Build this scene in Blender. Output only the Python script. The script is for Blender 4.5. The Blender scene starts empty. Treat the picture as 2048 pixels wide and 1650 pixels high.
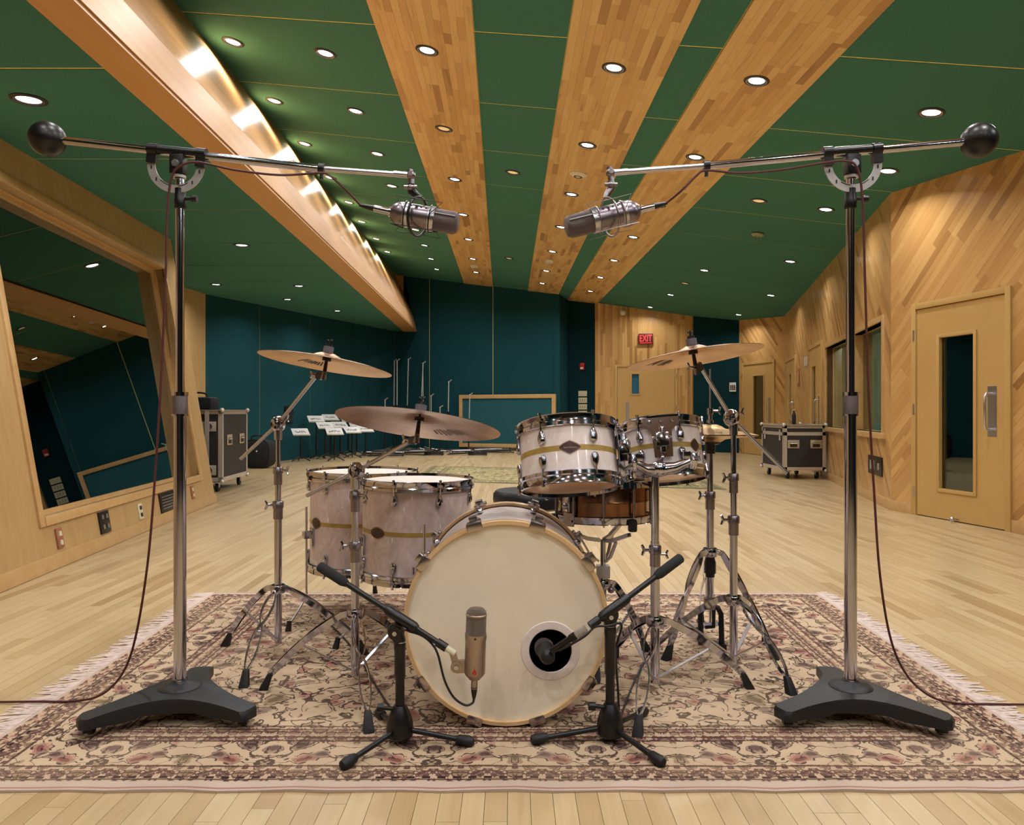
import bpy, bmesh, math, random
from mathutils import Vector, Matrix

# ------------------------------------------------------------------ camera, world, exposure
scene = bpy.context.scene
COL = scene.collection
F, HZ, CH = 1500.0, 825.0, 0.97            # focal length in px of the 2048 frame, horizon row, camera height
cam_data = bpy.data.cameras.new('camera')
cam_data.sensor_fit = 'HORIZONTAL'; cam_data.sensor_width = 36.0
cam_data.lens = 36.0 * F / 2048.0
cam_data.clip_start = 0.05; cam_data.clip_end = 100
cam = bpy.data.objects.new('camera', cam_data); COL.objects.link(cam)
cam.location = (0, 0, CH); cam.rotation_euler = (math.pi / 2, 0, 0)
scene.camera = cam
scene.view_settings.view_transform = 'Standard'
scene.view_settings.look = 'None'
scene.view_settings.exposure = -0.08
scene.view_settings.gamma = 1.0
scene.view_settings.use_curve_mapping = False
scene.cycles.use_denoising = True
scene.cycles.max_bounces = 4
scene.cycles.diffuse_bounces = 3
scene.cycles.glossy_bounces = 3
scene.cycles.use_adaptive_sampling = True
scene.cycles.adaptive_threshold = 0.12
scene.cycles.transparent_max_bounces = 8
scene.cycles.sample_clamp_indirect = 6.0
world = bpy.data.worlds.new('world'); scene.world = world
world.use_nodes = True
world.node_tree.nodes['Background'].inputs[0].default_value = (0.9, 0.95, 1, 1)
world.node_tree.nodes['Background'].inputs[1].default_value = 0.02
DOWNLIGHT_W = 13.5                          # watts of each recessed ceiling lamp
LAMP_COLOUR = (1.0, 0.975, 0.985)

rng = random.Random(7)
PI = math.pi

# ------------------------------------------------------------------ helpers
def P(px, py, d):
    return Vector(((px - 1024) * d / F, d, CH - (py - HZ) * d / F))

def lin(c):
    r = []
    for x in c[:3]:
        x = x / 255.0
        r.append(x / 12.92 if x <= 0.04045 else ((x + 0.055) / 1.055) ** 2.4)
    return (r[0], r[1], r[2], 1.0)

def wloc(o):
    p = Vector((0, 0, 0))
    while o is not None:
        p += o.location; o = o.parent
    return p

class MB:
    """collects shapes given in world coordinates; build() links them as ONE mesh object"""
    def __init__(s):
        s.v = []; s.f = []; s.r = []; s.uv = []; s.useuv = False
    def add(s, vs, fs, M=None, r=0.0, uv=None):
        b = len(s.v)
        for i, v in enumerate(vs):
            v = Vector(v)
            s.v.append(M @ v if M is not None else v)
            s.r.append(r[i] if isinstance(r, (list, tuple)) else r)
            s.uv.append(uv[i] if uv else (0, 0))
        if uv: s.useuv = True
        s.f += [tuple(i + b for i in f) for f in fs]
        return s
    def box(s, c, size, M=None, r=0.0):
        x, y, z = size[0] / 2, size[1] / 2, size[2] / 2
        c = Vector(c)
        vs = [c + Vector((sx * x, sy * y, sz * z)) for sz in (-1, 1) for sy in (-1, 1) for sx in (-1, 1)]
        return s.add(vs, [(0, 2, 3, 1), (4, 5, 7, 6), (0, 1, 5, 4), (2, 6, 7, 3), (0, 4, 6, 2), (1, 3, 7, 5)], M, r)
    def hexa(s, a, b, r=0.0):
        """8 corners: bottom loop a (4), top loop b (4)"""
        return s.add(list(a) + list(b), [(3, 2, 1, 0), (4, 5, 6, 7)] + [(i, (i + 1) % 4, (i + 1) % 4 + 4, i + 4) for i in range(4)], None, r)
    def cyl(s, p0, p1, r0, r1=None, n=16, M=None):
        return s.tube([p0, p1], [r0, r0 if r1 is None else r1], n, M)
    def tube(s, pts, rad, n=12, M=None, closed=False):
        pts = [Vector(p) for p in pts]
        if not isinstance(rad, (list, tuple)): rad = [rad] * len(pts)
        k = len(pts)
        tang = []
        for i in range(k):
            if closed: t = pts[(i + 1) % k] - pts[i - 1]
            elif i == 0: t = pts[1] - pts[0]
            elif i == k - 1: t = pts[-1] - pts[-2]
            else: t = (pts[i + 1] - pts[i]).normalized() + (pts[i] - pts[i - 1]).normalized()
            tang.append(t.normalized() if t.length > 1e-9 else Vector((0, 0, 1)))
        up = Vector((0, 0, 1)) if abs(tang[0].z) < 0.9 else Vector((1, 0, 0))
        a = tang[0].cross(up).normalized()
        vs = []
        for i in range(k):
            a = a - tang[i] * a.dot(tang[i])
            a.normalize()
            b = tang[i].cross(a)
            for j in range(n):
                t = 2 * PI * j / n
                vs.append(pts[i] + (a * math.cos(t) + b * math.sin(t)) * rad[i])
        fs = []
        for i in range(k if closed else k - 1):
            i2 = (i + 1) % k
            for j in range(n):
                j2 = (j + 1) % n
                fs.append((i * n + j, i * n + j2, i2 * n + j2, i2 * n + j))
        if not closed:
            fs.append(tuple(range(n - 1, -1, -1)))
            fs.append(tuple((k - 1) * n + j for j in range(n)))
        return s.add(vs, fs, M)
    def lathe(s, prof, n=32, M=None, closed=False, a0=0.0, a1=2 * PI):
        """profile of (r, z) turned about local z; rnd attribute holds the radius"""
        full = abs(a1 - a0 - 2 * PI) < 1e-6
        m = n if full else n + 1
        vs, rr = [], []
        for (r, z) in prof:
            for j in range(m):
                t = a0 + (a1 - a0) * j / n
                vs.append((r * math.sin(t), -r * math.cos(t), z)); rr.append(r)
        fs = []
        k = len(prof)
        for i in range(k if closed else k - 1):
            i2 = (i + 1) % k
            for j in range(n):
                j2 = (j + 1) % m
                fs.append((i * m + j, i * m + j2, i2 * m + j2, i2 * m + j))
        if not closed and full:
            if prof[0][0] > 1e-6: fs.append(tuple(range(m - 1, -1, -1)))
            if prof[-1][0] > 1e-6: fs.append(tuple((k - 1) * m + j for j in range(m)))
        return s.add(vs, fs, M, rr)
    def ball(s, c, r, M=None, n=24, m=14):
        r = r if isinstance(r, (list, tuple)) else (r, r, r)
        c = Vector(c); vs = []
        for i in range(m + 1):
            t = PI * i / m
            for j in range(n):
                q = 2 * PI * j / n
                vs.append(c + Vector((r[0] * math.sin(t) * math.cos(q), r[1] * math.sin(t) * math.sin(q), r[2] * math.cos(t))))
        fs = [(i * n + j, (i + 1) * n + j, (i + 1) * n + (j + 1) % n, i * n + (j + 1) % n) for i in range(m) for j in range(n)]
        return s.add(vs, fs, M)
    def prism(s, poly, z0, z1, M=None):
        n = len(poly)
        vs = [(p[0], p[1], z0) for p in poly] + [(p[0], p[1], z1) for p in poly]
        fs = [tuple(range(n - 1, -1, -1)), tuple(range(n, 2 * n))] + [(i, (i + 1) % n, (i + 1) % n + n, i + n) for i in range(n)]
        return s.add(vs, fs, M)
    def ribbon(s, pts, lat, a, b):
        """rectangular bar swept along pts; half width a along lat, half height b across"""
        pts = [Vector(p) for p in pts]; lat = Vector(lat).normalized(); k = len(pts); vs = []
        if not isinstance(a, (list, tuple)): a = [a] * k
        if not isinstance(b, (list, tuple)): b = [b] * k
        for i in range(k):
            t = (pts[min(i + 1, k - 1)] - pts[max(i - 1, 0)]).normalized()
            nn = t.cross(lat).normalized()
            for (x, y) in ((-1, -1), (1, -1), (1, 1), (-1, 1)):
                vs.append(pts[i] + lat * (a[i] * x) + nn * (b[i] * y))
        fs = [(3, 2, 1, 0), tuple((k - 1) * 4 + j for j in range(4))]
        for i in range(k - 1):
            for j in range(4):
                fs.append((i * 4 + j, i * 4 + (j + 1) % 4, (i + 1) * 4 + (j + 1) % 4, (i + 1) * 4 + j))
        return s.add(vs, fs)
    def build(s, name, mat, parent=None, smooth=True, bevel=0.0, loc=None, kind=None, label=None):
        off = wloc(parent) if parent is not None else Vector((0, 0, 0))
        if loc is not None: off = off + (Vector(loc) - off)
        me = bpy.data.meshes.new(name)
        me.from_pydata([tuple(v - off) for v in s.v], [], s.f)
        if bevel > 0:
            bm = bmesh.new(); bm.from_mesh(me)
            es = [e for e in bm.edges if len(e.link_faces) == 2 and e.calc_face_angle(0) > 0.5]
            bmesh.ops.bevel(bm, geom=es, offset=bevel, segments=2, affect='EDGES', profile=0.6)
            bmesh.ops.recalc_face_normals(bm, faces=bm.faces[:])
            bm.to_mesh(me); bm.free()
        else:
            if s.useuv:
                ul = me.uv_layers.new(name='UVMap')
                lv = [0] * len(me.loops); me.loops.foreach_get('vertex_index', lv)
                fl = [c for i in lv for c in s.uv[i]]
                ul.data.foreach_set('uv', fl)
            if any(s.r):
                at = me.attributes.new('rnd', 'FLOAT', 'POINT'); at.data.foreach_set('value', s.r)
            if not s.useuv:
                bm = bmesh.new(); bm.from_mesh(me)
                bmesh.ops.recalc_face_normals(bm, faces=bm.faces[:])
                bm.to_mesh(me); bm.free()
        if smooth:
            me.polygons.foreach_set('use_smooth', [True] * len(me.polygons))
            me.set_sharp_from_angle(angle=math.radians(38))
        me.materials.append(mat)
        o = bpy.data.objects.new(name, me); COL.objects.link(o)
        if parent is not None:
            o.parent = parent
            o.location = off - wloc(parent)
        else:
            o.location = off
        if kind: o['kind'] = kind
        if label: o['label'] = label
        return o

def tag(o, label, cat, group=None):
    o['label'] = label; o['category'] = cat
    if group: o['group'] = group
    return o

def thing(name, loc, label, cat, group=None):
    o = bpy.data.objects.new(name, None); COL.objects.link(o)
    o.empty_display_size = 0.05
    o.location = loc
    return tag(o, label, cat, group)

def copy_tree(o, parent=None):
    c = o.copy(); COL.objects.link(c)
    if parent is not None: c.parent = parent
    for ch in o.children:
        copy_tree(ch, c)
    return c

def axis_matrix(p, direction, roll=None):
    """matrix with local z along direction, origin p"""
    z = Vector(direction).normalized()
    x = Vector(roll) if roll is not None else (Vector((1, 0, 0)) if abs(z.x) < 0.9 else Vector((0, 1, 0)))
    x = (x - z * x.dot(z)).normalized()
    y = z.cross(x)
    M = Matrix((x, y, z)).transposed().to_4x4()
    M.translation = Vector(p)
    return M

def bez(pts, n=24):
    """Catmull-Rom through the points"""
    pts = [Vector(p) for p in pts]
    q = [pts[0]] + pts + [pts[-1]]
    out = []
    for i in range(1, len(q) - 2):
        for k in range(n):
            t = k / n
            a, b, c, d = q[i - 1], q[i], q[i + 1], q[i + 2]
            out.append(0.5 * ((2 * b) + (c - a) * t + (2 * a - 5 * b + 4 * c - d) * t * t + (3 * b - a - 3 * c + d) * t ** 3))
    out.append(pts[-1])
    return out

def text_mesh(body, size=0.1):
    cu = bpy.data.curves.new('txt', 'FONT'); cu.body = body; cu.size = size
    cu.align_x = 'CENTER'; cu.align_y = 'CENTER'; cu.resolution_u = 3; cu.extrude = 0.0008
    o = bpy.data.objects.new('txt', cu); COL.objects.link(o)
    dg = bpy.context.evaluated_depsgraph_get()
    me = o.evaluated_get(dg).to_mesh()
    vs = [v.co.copy() for v in me.vertices]; fs = [tuple(p.vertices) for p in me.polygons]
    bpy.data.objects.remove(o); bpy.data.curves.remove(cu)
    return vs, fs

# ---- 2-D polygon clipping for planks
def clip_half(poly, p, q, inside=True):
    out = []
    n = len(poly)
    def side(a):
        s = (q[0] - p[0]) * (a[1] - p[1]) - (q[1] - p[1]) * (a[0] - p[0])
        return s if inside else -s
    for i in range(n):
        a, b = poly[i], poly[(i + 1) % n]
        sa, sb = side(a), side(b)
        if sa >= 0: out.append(a)
        if (sa > 0 and sb < 0) or (sa < 0 and sb > 0):
            t = sa / (sa - sb)
            out.append((a[0] + (b[0] - a[0]) * t, a[1] + (b[1] - a[1]) * t))
    return out

def area(poly):
    return 0.5 * sum(poly[i][0] * poly[(i + 1) % len(poly)][1] - poly[(i + 1) % len(poly)][0] * poly[i][1] for i in range(len(poly)))

def clip_convex(poly, region):
    for i in range(len(region)):
        poly = clip_half(poly, region[i], region[(i + 1) % len(region)])
        if len(poly) < 3: return []
    return poly

def subtract(polys, hole):
    res = []
    for rest in polys:
        for i in range(len(hole)):
            p, q = hole[i], hole[(i + 1) % len(hole)]
            o = clip_half(rest, p, q, False)
            if len(o) >= 3 and abs(area(o)) > 1e-6: res.append(o)
            rest = clip_half(rest, p, q, True)
            if len(rest) < 3: break
    return res

def rect(u0, u1, w0, w1):
    return [(u0, w0), (u1, w0), (u1, w1), (u0, w1)]

def layout(region, ang, w, lmin, lmax, gap, rg, holes=()):
    """planks of width w laid at angle ang over a convex CCW region; list of (pieces, uv origin, rnd, centre)"""
    ca, sa = math.cos(ang), math.sin(ang)
    loc = [(x * ca + y * sa, -x * sa + y * ca) for x, y in region]
    u0, u1 = min(p[0] for p in loc), max(p[0] for p in loc)
    v0, v1 = min(p[1] for p in loc), max(p[1] for p in loc)
    out = []
    v = v0
    while v < v1:
        u = u0 - rg.uniform(0, lmax)
        while u < u1:
            L = rg.uniform(lmin, lmax)
            q = [(u + gap / 2, v + gap / 2), (u + L - gap / 2, v + gap / 2), (u + L - gap / 2, v + w - gap / 2), (u + gap / 2, v + w - gap / 2)]
            q = [(x * ca - y * sa, x * sa + y * ca) for x, y in q]
            c = clip_convex(q, region)
            if len(c) >= 3 and area(c) > 1e-5:
                ps = [c]
                for h in holes: ps = subtract(ps, h)
                if ps:
                    cx = sum(p[0] for p in c) / len(c); cy = sum(p[1] for p in c) / len(c)
                    out.append((ps, (u + L / 2, v + w / 2), rg.random() * 0.98 + 0.01, (cx, cy)))
            u += L
        v += w
    return out

def add_plank(mb, pl, ang, org, ex, ey, nn):
    ca, sa = math.cos(ang), math.sin(ang)
    ps, (uo, vo), rr, _ = pl
    ou, ov = rr * 37.7, (rr * 91.3) % 13
    for poly in ps:
        n = len(poly)
        uv = [((x * ca + y * sa) - uo + ou, (-x * sa + y * ca) - vo + ov) for x, y in poly]
        base = [org + ex * x + ey * y for x, y in poly]
        top = [b + nn for b in base]
        fs = [tuple(range(n))] + [(i, i + n, (i + 1) % n + n, (i + 1) % n) for i in range(n)]
        # top loop first, then base loop: the outer face and the sides
        mb.add(top + base, fs, None, rr, uv + uv)

# ------------------------------------------------------------------ materials
class NT:
    def __init__(s, name):
        s.m = bpy.data.materials.new(name); s.m.use_nodes = True
        s.t = s.m.node_tree; s.b = s.t.nodes['Principled BSDF']
    def n(s, typ, **kw):
        nd = s.t.nodes.new(typ)
        for k, v in kw.items(): setattr(nd, k, v)
        return nd
    def l(s, a, b): s.t.links.new(a, b)
    def val(s, sock, x):
        if hasattr(x, 'is_linked') or isinstance(x, bpy.types.NodeSocket): s.l(x, sock)
        else: sock.default_value = x
    def math(s, op, a, b=0.0, c=None, clamp=False):
        nd = s.n('ShaderNodeMath', operation=op, use_clamp=clamp)
        s.val(nd.inputs[0], a); s.val(nd.inputs[1], b)
        if c is not None: s.val(nd.inputs[2], c)
        return nd.outputs[0]
    def mix(s, f, a, b, typ='MIX'):
        nd = s.n('ShaderNodeMix', data_type='RGBA', blend_type=typ)
        s.val(nd.inputs[0], f); s.val(nd.inputs[6], a); s.val(nd.inputs[7], b)
        return nd.outputs[2]
    def noise(s, vec, scale, detail=2.0, rough=0.5, dist=0.0, col=False):
        nd = s.n('ShaderNodeTexNoise')
        if vec is not None: s.l(vec, nd.inputs['Vector'])
        nd.inputs['Scale'].default_value = scale; nd.inputs['Detail'].default_value = detail
        nd.inputs['Roughness'].default_value = rough; nd.inputs['Distortion'].default_value = dist
        return nd.outputs['Color' if col else 'Fac']
    def ramp(s, fac, stops, interp='LINEAR'):
        nd = s.n('ShaderNodeValToRGB'); cr = nd.color_ramp; cr.interpolation = interp
        while len(cr.elements) < len(stops): cr.elements.new(0.5)
        for e, (p, c) in zip(cr.elements, stops):
            e.position = p; e.color = c if len(c) == 4 else (*c, 1)
        s.l(fac, nd.inputs[0])
        return nd.outputs[0]
    def coord(s, which='Object'):
        return s.n('ShaderNodeTexCoord').outputs[which]
    def mapping(s, vec, scale=(1, 1, 1), rot=(0, 0, 0), loc=(0, 0, 0)):
        nd = s.n('ShaderNodeMapping'); s.l(vec, nd.inputs[0])
        nd.inputs['Scale'].default_value = scale; nd.inputs['Rotation'].default_value = rot; nd.inputs['Location'].default_value = loc
        return nd.outputs[0]
    def bump(s, h, strength, dist=0.01):
        nd = s.n('ShaderNodeBump'); nd.inputs['Strength'].default_value = strength; nd.inputs['Distance'].default_value = dist
        s.l(h, nd.inputs['Height']); s.l(nd.outputs[0], s.b.inputs['Normal'])
    def set(s, **kw):
        for k, v in kw.items(): s.val(s.b.inputs[k.replace('_', ' ')], v)

def pmat(name, col, rough=0.5, metal=0.0, var=0.12, scale=40, bump=0.0, coat=0.0, aniso=0.0, spec=0.5, sheen=0.0):
    k = NT(name)
    c = lin(col)
    f = k.noise(k.coord(), scale, 3)
    hi = tuple(min(1, x * (1 + var)) for x in c[:3]) + (1,)
    lo = tuple(x * (1 - var) for x in c[:3]) + (1,)
    k.l(k.ramp(f, [(0.3, lo), (0.7, hi)]), k.b.inputs['Base Color'])
    k.set(Roughness=rough, Metallic=metal)
    k.b.inputs['Specular IOR Level'].default_value = spec
    if coat: k.set(Coat_Weight=coat); k.b.inputs['Coat Roughness'].default_value = 0.08
    if aniso: k.set(Anisotropic=aniso)
    if sheen: k.b.inputs['Sheen Weight'].default_value = sheen
    if bump: k.bump(k.noise(k.coord(), scale * 6, 3), bump, 0.002)
    return k.m

def emat(name, col, strength):
    k = NT(name); c = lin(col)
    f = k.noise(k.coord(), 20, 2)
    k.l(k.ramp(f, [(0.2, tuple(x * 0.92 for x in c[:3])), (0.8, c)]), k.b.inputs['Emission Color'])
    k.b.inputs['Emission Strength'].default_value = strength
    k.b.inputs['Base Color'].default_value = c
    return k.m

def wood_planks(name, stops, rough=0.35, streak=(110, 70, 35), streak_amt=0.5, coat=0.0, grain=0.22):
    """per-board tone from the rnd attribute, grain along the board through the UV map"""
    k = NT(name)
    at = k.n('ShaderNodeAttribute', attribute_name='rnd')
    base = k.ramp(at.outputs['Fac'], [(p, lin(c)) for p, c in stops])
    uv = k.coord('UV')
    g = k.noise(k.mapping(uv, (2.2, 55, 1)), 1.0, 5, 0.6, 0.6)
    g2 = k.noise(k.mapping(uv, (1.1, 16, 1)), 1.0, 3, 0.5, 1.2)
    gm = k.math('MULTIPLY_ADD', g, grain * 2, 1 - grain)
    col = k.mix(1.0, base, k.n('ShaderNodeCombineColor').outputs[0], 'MULTIPLY')
    cc = col.node.inputs[7].links[0].from_node
    for i in range(3): k.l(gm, cc.inputs[i])
    sf = k.ramp(g2, [(0.60, (0, 0, 0)), (0.80, (1, 1, 1))])
    sf2 = k.math('MULTIPLY', sf, streak_amt)
    col = k.mix(sf2, col, lin(streak))
    k.l(col, k.b.inputs['Base Color'])
    k.set(Roughness=k.math('MULTIPLY_ADD', g, 0.12, rough - 0.06))
    if coat: k.set(Coat_Weight=coat); k.b.inputs['Coat Roughness'].default_value = 0.2
    k.bump(g, 0.08, 0.002)
    return k.m

def veneer(name, c1, c2, rough=0.35, scale=(9, 9, 0.7), coat=0.0, aniso=0.0):
    k = NT(name)
    v = k.mapping(k.coord(), scale)
    g = k.noise(v, 1.6, 5, 0.6, 0.8)
    g2 = k.noise(k.mapping(k.coord(), (1.3, 1.3, 1.1)), 1.0, 2)
    col = k.ramp(g, [(0.25, lin(c2)), (0.75, lin(c1))])
    col = k.mix(k.math('MULTIPLY', g2, 0.35), col, lin(c2))
    k.l(col, k.b.inputs['Base Color'])
    k.set(Roughness=rough)
    if coat: k.set(Coat_Weight=coat); k.b.inputs['Coat Roughness'].default_value = 0.15
    if aniso: k.set(Anisotropic=aniso)
    return k.m

def glass_mat(name, tint=(235, 240, 235), refl=1.0, rough=0.0):
    k = NT(name)
    t = k.n('ShaderNodeBsdfTransparent'); t.inputs[0].default_value = lin(tint)
    g = k.n('ShaderNodeBsdfGlossy'); g.inputs['Roughness'].default_value = rough; g.inputs[0].default_value = (0.92, 0.95, 0.95, 1)
    fr = k.n('ShaderNodeFresnel'); fr.inputs[0].default_value = 1.6
    f = k.noise(k.coord(), 1.5, 2)
    fac = k.math('MULTIPLY', fr.outputs[0], k.math('MULTIPLY_ADD', f, 0.1, refl), clamp=True)
    mx = k.n('ShaderNodeMixShader'); k.l(fac, mx.inputs[0]); k.l(t.outputs[0], mx.inputs[1]); k.l(g.outputs[0], mx.inputs[2])
    k.l(mx.outputs[0], k.t.nodes['Material Output'].inputs['Surface'])
    return k.m

def fabric(name, col, col2, rough=0.95, sc=260):
    k = NT(name)
    f = k.noise(k.coord(), sc, 2); g = k.noise(k.coord(), 2.0, 3)
    c = k.ramp(f, [(0.3, lin(col2)), (0.7, lin(col))])
    c = k.mix(k.math('MULTIPLY', g, 0.3), c, lin(col2))
    k.l(c, k.b.inputs['Base Color']); k.set(Roughness=rough)
    k.b.inputs['Specular IOR Level'].default_value = 0.15
    return k.m

def pearl(name, col, dark, fleck):
    k = NT(name)
    v = k.coord()
    n1 = k.noise(k.mapping(v, (14, 14, 9)), 1.0, 3, 0.5, 2.5)
    c = k.ramp(n1, [(0.3, lin(dark)), (0.7, lin(col))])
    vo = k.n('ShaderNodeTexVoronoi', feature='F1'); k.l(k.mapping(v, (58, 58, 12), (0.7, 0.5, 0.4)), vo.inputs['Vector']); vo.inputs['Scale'].default_value = 1.0
    vo.inputs['Randomness'].default_value = 1.0
    n2 = k.noise(k.mapping(v, (30, 30, 30)), 1.0, 1)
    sp = k.math('MULTIPLY', k.ramp(vo.outputs['Distance'], [(0.09, (1, 1, 1)), (0.16, (0, 0, 0))]), k.ramp(n2, [(0.46, (0, 0, 0)), (0.52, (1, 1, 1))]))
    c = k.mix(k.math('MULTIPLY', sp, 0.9), c, lin(fleck))
    k.l(c, k.b.inputs['Base Color'])
    k.set(Roughness=0.38, Coat_Weight=0.35); k.b.inputs['Coat Roughness'].default_value = 0.1
    return k.m

def cymbal_mat(name, col, dark, rough=0.34):
    k = NT(name)
    at = k.n('ShaderNodeAttribute', attribute_name='rnd').outputs['Fac']
    gr = k.math('SINE', k.math('MULTIPLY', at, 1900.0))
    g2 = k.math('SINE', k.math('MULTIPLY', at, 310.0))
    n1 = k.noise(k.coord(), 9, 3)
    c = k.ramp(n1, [(0.25, lin(dark)), (0.75, lin(col))])
    c = k.mix(k.math('MULTIPLY_ADD', g2, 0.12, 0.12), c, lin(dark))
    k.l(c, k.b.inputs['Base Color'])
    k.set(Metallic=1.0, Roughness=rough)
    tn = k.n('ShaderNodeTangent', direction_type='RADIAL', axis='Z')
    k.l(tn.outputs[0], k.b.inputs['Tangent']); k.set(Anisotropic=0.75)
    k.bump(gr, 0.10, 0.0005)
    return k.m

def rug_mat(name, hx, hy, pal, side=True):
    """old oriental rug: guard stripes, a main border and a field, drawn from the UV map in metres"""
    k = NT(name)
    uv = k.coord('UV')
    sx = k.n('ShaderNodeSeparateXYZ'); k.l(uv, sx.inputs[0])
    x, y = sx.outputs[0], sx.outputs[1]
    ax, ay = k.math('ABSOLUTE', x), k.math('ABSOLUTE', y)
    ex, ey = k.math('SUBTRACT', hx, ax), k.math('SUBTRACT', hy, ay)
    e = k.math('MINIMUM', ex, ey)
    isx = k.math('LESS_THAN', ex, ey)
    along = k.math('ADD', k.math('MULTIPLY', isx, y), k.math('MULTIPLY', k.math('SUBTRACT', 1.0, isx), x))
    def comb(a, b, c=0.0):
        nd = k.n('ShaderNodeCombineXYZ'); k.val(nd.inputs[0], a); k.val(nd.inputs[1], b); k.val(nd.inputs[2], c); return nd.outputs[0]
    def ping(a, s): return k.math('PINGPONG', a, s)
    ground, rust, olive, dark, pink, grey = [lin(c) for c in pal[:6]]
    def line(n, c, w): return k.math('LESS_THAN', k.math('ABSOLUTE', k.math('SUBTRACT', n, c)), w)
    def motif(vec, sc, seed, amt, thin=1.0):
        """blossoms with dark outlines, small leaves and winding stems"""
        v = k.mapping(vec, (1, 1, 1), loc=(seed, seed * 0.7, seed))
        w = k.noise(v, sc * 1.1, 2, 0.55, 0, True)
        vv = k.n('ShaderNodeVectorMath', operation='MULTIPLY_ADD'); k.l(w, vv.inputs[0]); vv.inputs[1].default_value = (0.9 / sc,) * 3; k.l(v, vv.inputs[2])
        wv = vv.outputs[0]
        def vor(scale, rnd=0.85):
            nd = k.n('ShaderNodeTexVoronoi', feature='F1'); k.l(wv, nd.inputs['Vector']); nd.inputs['Scale'].default_value = scale; nd.inputs['Randomness'].default_value = rnd
            sp = k.n('ShaderNodeSeparateColor'); k.l(nd.outputs['Color'], sp.inputs[0])
            return nd.outputs['Distance'], sp.outputs[0], sp.outputs[1]
        pet = k.noise(wv, sc * 2.6, 1.5)
        d1, r1, q1 = vor(sc)
        rad = k.math('MULTIPLY_ADD', pet, 0.34, k.math('MULTIPLY_ADD', q1, 0.16, 0.17))
        e1 = k.math('SUBTRACT', rad, d1)
        tone = k.ramp(r1, [(0.0, rust), (0.30, pink), (0.48, olive), (0.66, grey), (0.82, ground)], 'CONSTANT')
        soft = k.ramp(e1, [(0.0, (0, 0, 0)), (0.10, (0.85, 0.85, 0.85))])
        c = k.mix(soft, ground, tone)
        c = k.mix(k.math('GREATER_THAN', e1, 0.20), c, k.mix(0.5, tone, dark))
        d2, r2, q2 = vor(sc * 2.3, 1.0)
        leaf = k.math('LESS_THAN', d2, k.math('MULTIPLY_ADD', q2, 0.26, 0.08))
        leaf = k.math('MULTIPLY', leaf, k.math('LESS_THAN', e1, -0.02))
        c = k.mix(k.math('MULTIPLY', leaf, k.math('GREATER_THAN', r2, 0.45)), c, k.mix(0.35, olive, dark))
        s1 = k.noise(wv, sc * 0.75, 0.5); s2 = k.noise(k.mapping(wv, (1, 1, 1), loc=(5.1, 2.2, 0)), sc * 1.3, 0.5)
        ln = k.math('MAXIMUM', line(e1, 0.0, 0.030 * thin), k.math('MAXIMUM', line(s1, 0.5, 0.014 * thin), line(s2, 0.56, 0.014 * thin)))
        brk = k.math('GREATER_THAN', k.noise(v, sc * 1.9, 1.0), 0.40)
        ln = k.math('MULTIPLY', k.math('MULTIPLY', ln, brk), amt)
        return k.mix(ln, c, dark)
    field = motif(comb(ax, y), 11.0, 2.0, 0.9)
    border = motif(comb(ping(along, 0.235), e), 13.0, 7.0, 0.9)
    guard = motif(comb(ping(along, 0.075), e), 26.0, 4.0, 0.9, 2.0)
    guard = k.mix(0.15, guard, rust)
    def band(a, b):
        return k.math('MULTIPLY', k.math('GREATER_THAN', e, a), k.math('LESS_THAN', e, b))
    col = field
    col = k.mix(k.math('LESS_THAN', e, 0.385), col, guard)
    col = k.mix(band(0.135, 0.284), col, border)
    for a in (0.055, 0.128, 0.285, 0.310, 0.362, 0.386):
        col = k.mix(k.math('MULTIPLY', k.math('LESS_THAN', k.math('ABSOLUTE', k.math('SUBTRACT', e, a)), 0.0035), 0.85), col, dark)
    dash = k.math('MULTIPLY', k.math('LESS_THAN', k.math('ABSOLUTE', k.math('SUBTRACT', e, 0.066)), 0.006), k.math('GREATER_THAN', k.math('SINE', k.math('MULTIPLY', along, 150.0)), -0.1))
    col = k.mix(dash, col, dark)
    col = k.mix(k.math('LESS_THAN', ey, 0.046), col, lin(pal[6]))
    col = k.mix(k.math('LESS_THAN', ex, 0.012), col, lin(pal[6]))
    col = k.mix(k.math('LESS_THAN', k.math('ABSOLUTE', k.math('SUBTRACT', ey, 0.012)), 0.004), col, lin(pal[7]))
    wear = k.noise(k.mapping(uv, (1, 1, 1)), 2.2, 3)
    col = k.mix(k.ramp(wear, [(0.4, (0.0, 0.0, 0.0)), (0.8, (0.3, 0.3, 0.3))]), col, ground)
    pile = k.noise(k.mapping(uv, (1, 1, 1)), 500, 2)
    col = k.mix(0.35, col, k.mix(1.0, col, k.ramp(pile, [(0.3, (0.6, 0.6, 0.6)), (0.7, (1.15, 1.15, 1.15))]), 'MULTIPLY'))
    k.l(col, k.b.inputs['Base Color']); k.set(Roughness=0.95)
    k.b.inputs['Specular IOR Level'].default_value = 0.1
    k.bump(pile, 0.4, 0.003)
    return k.m

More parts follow.
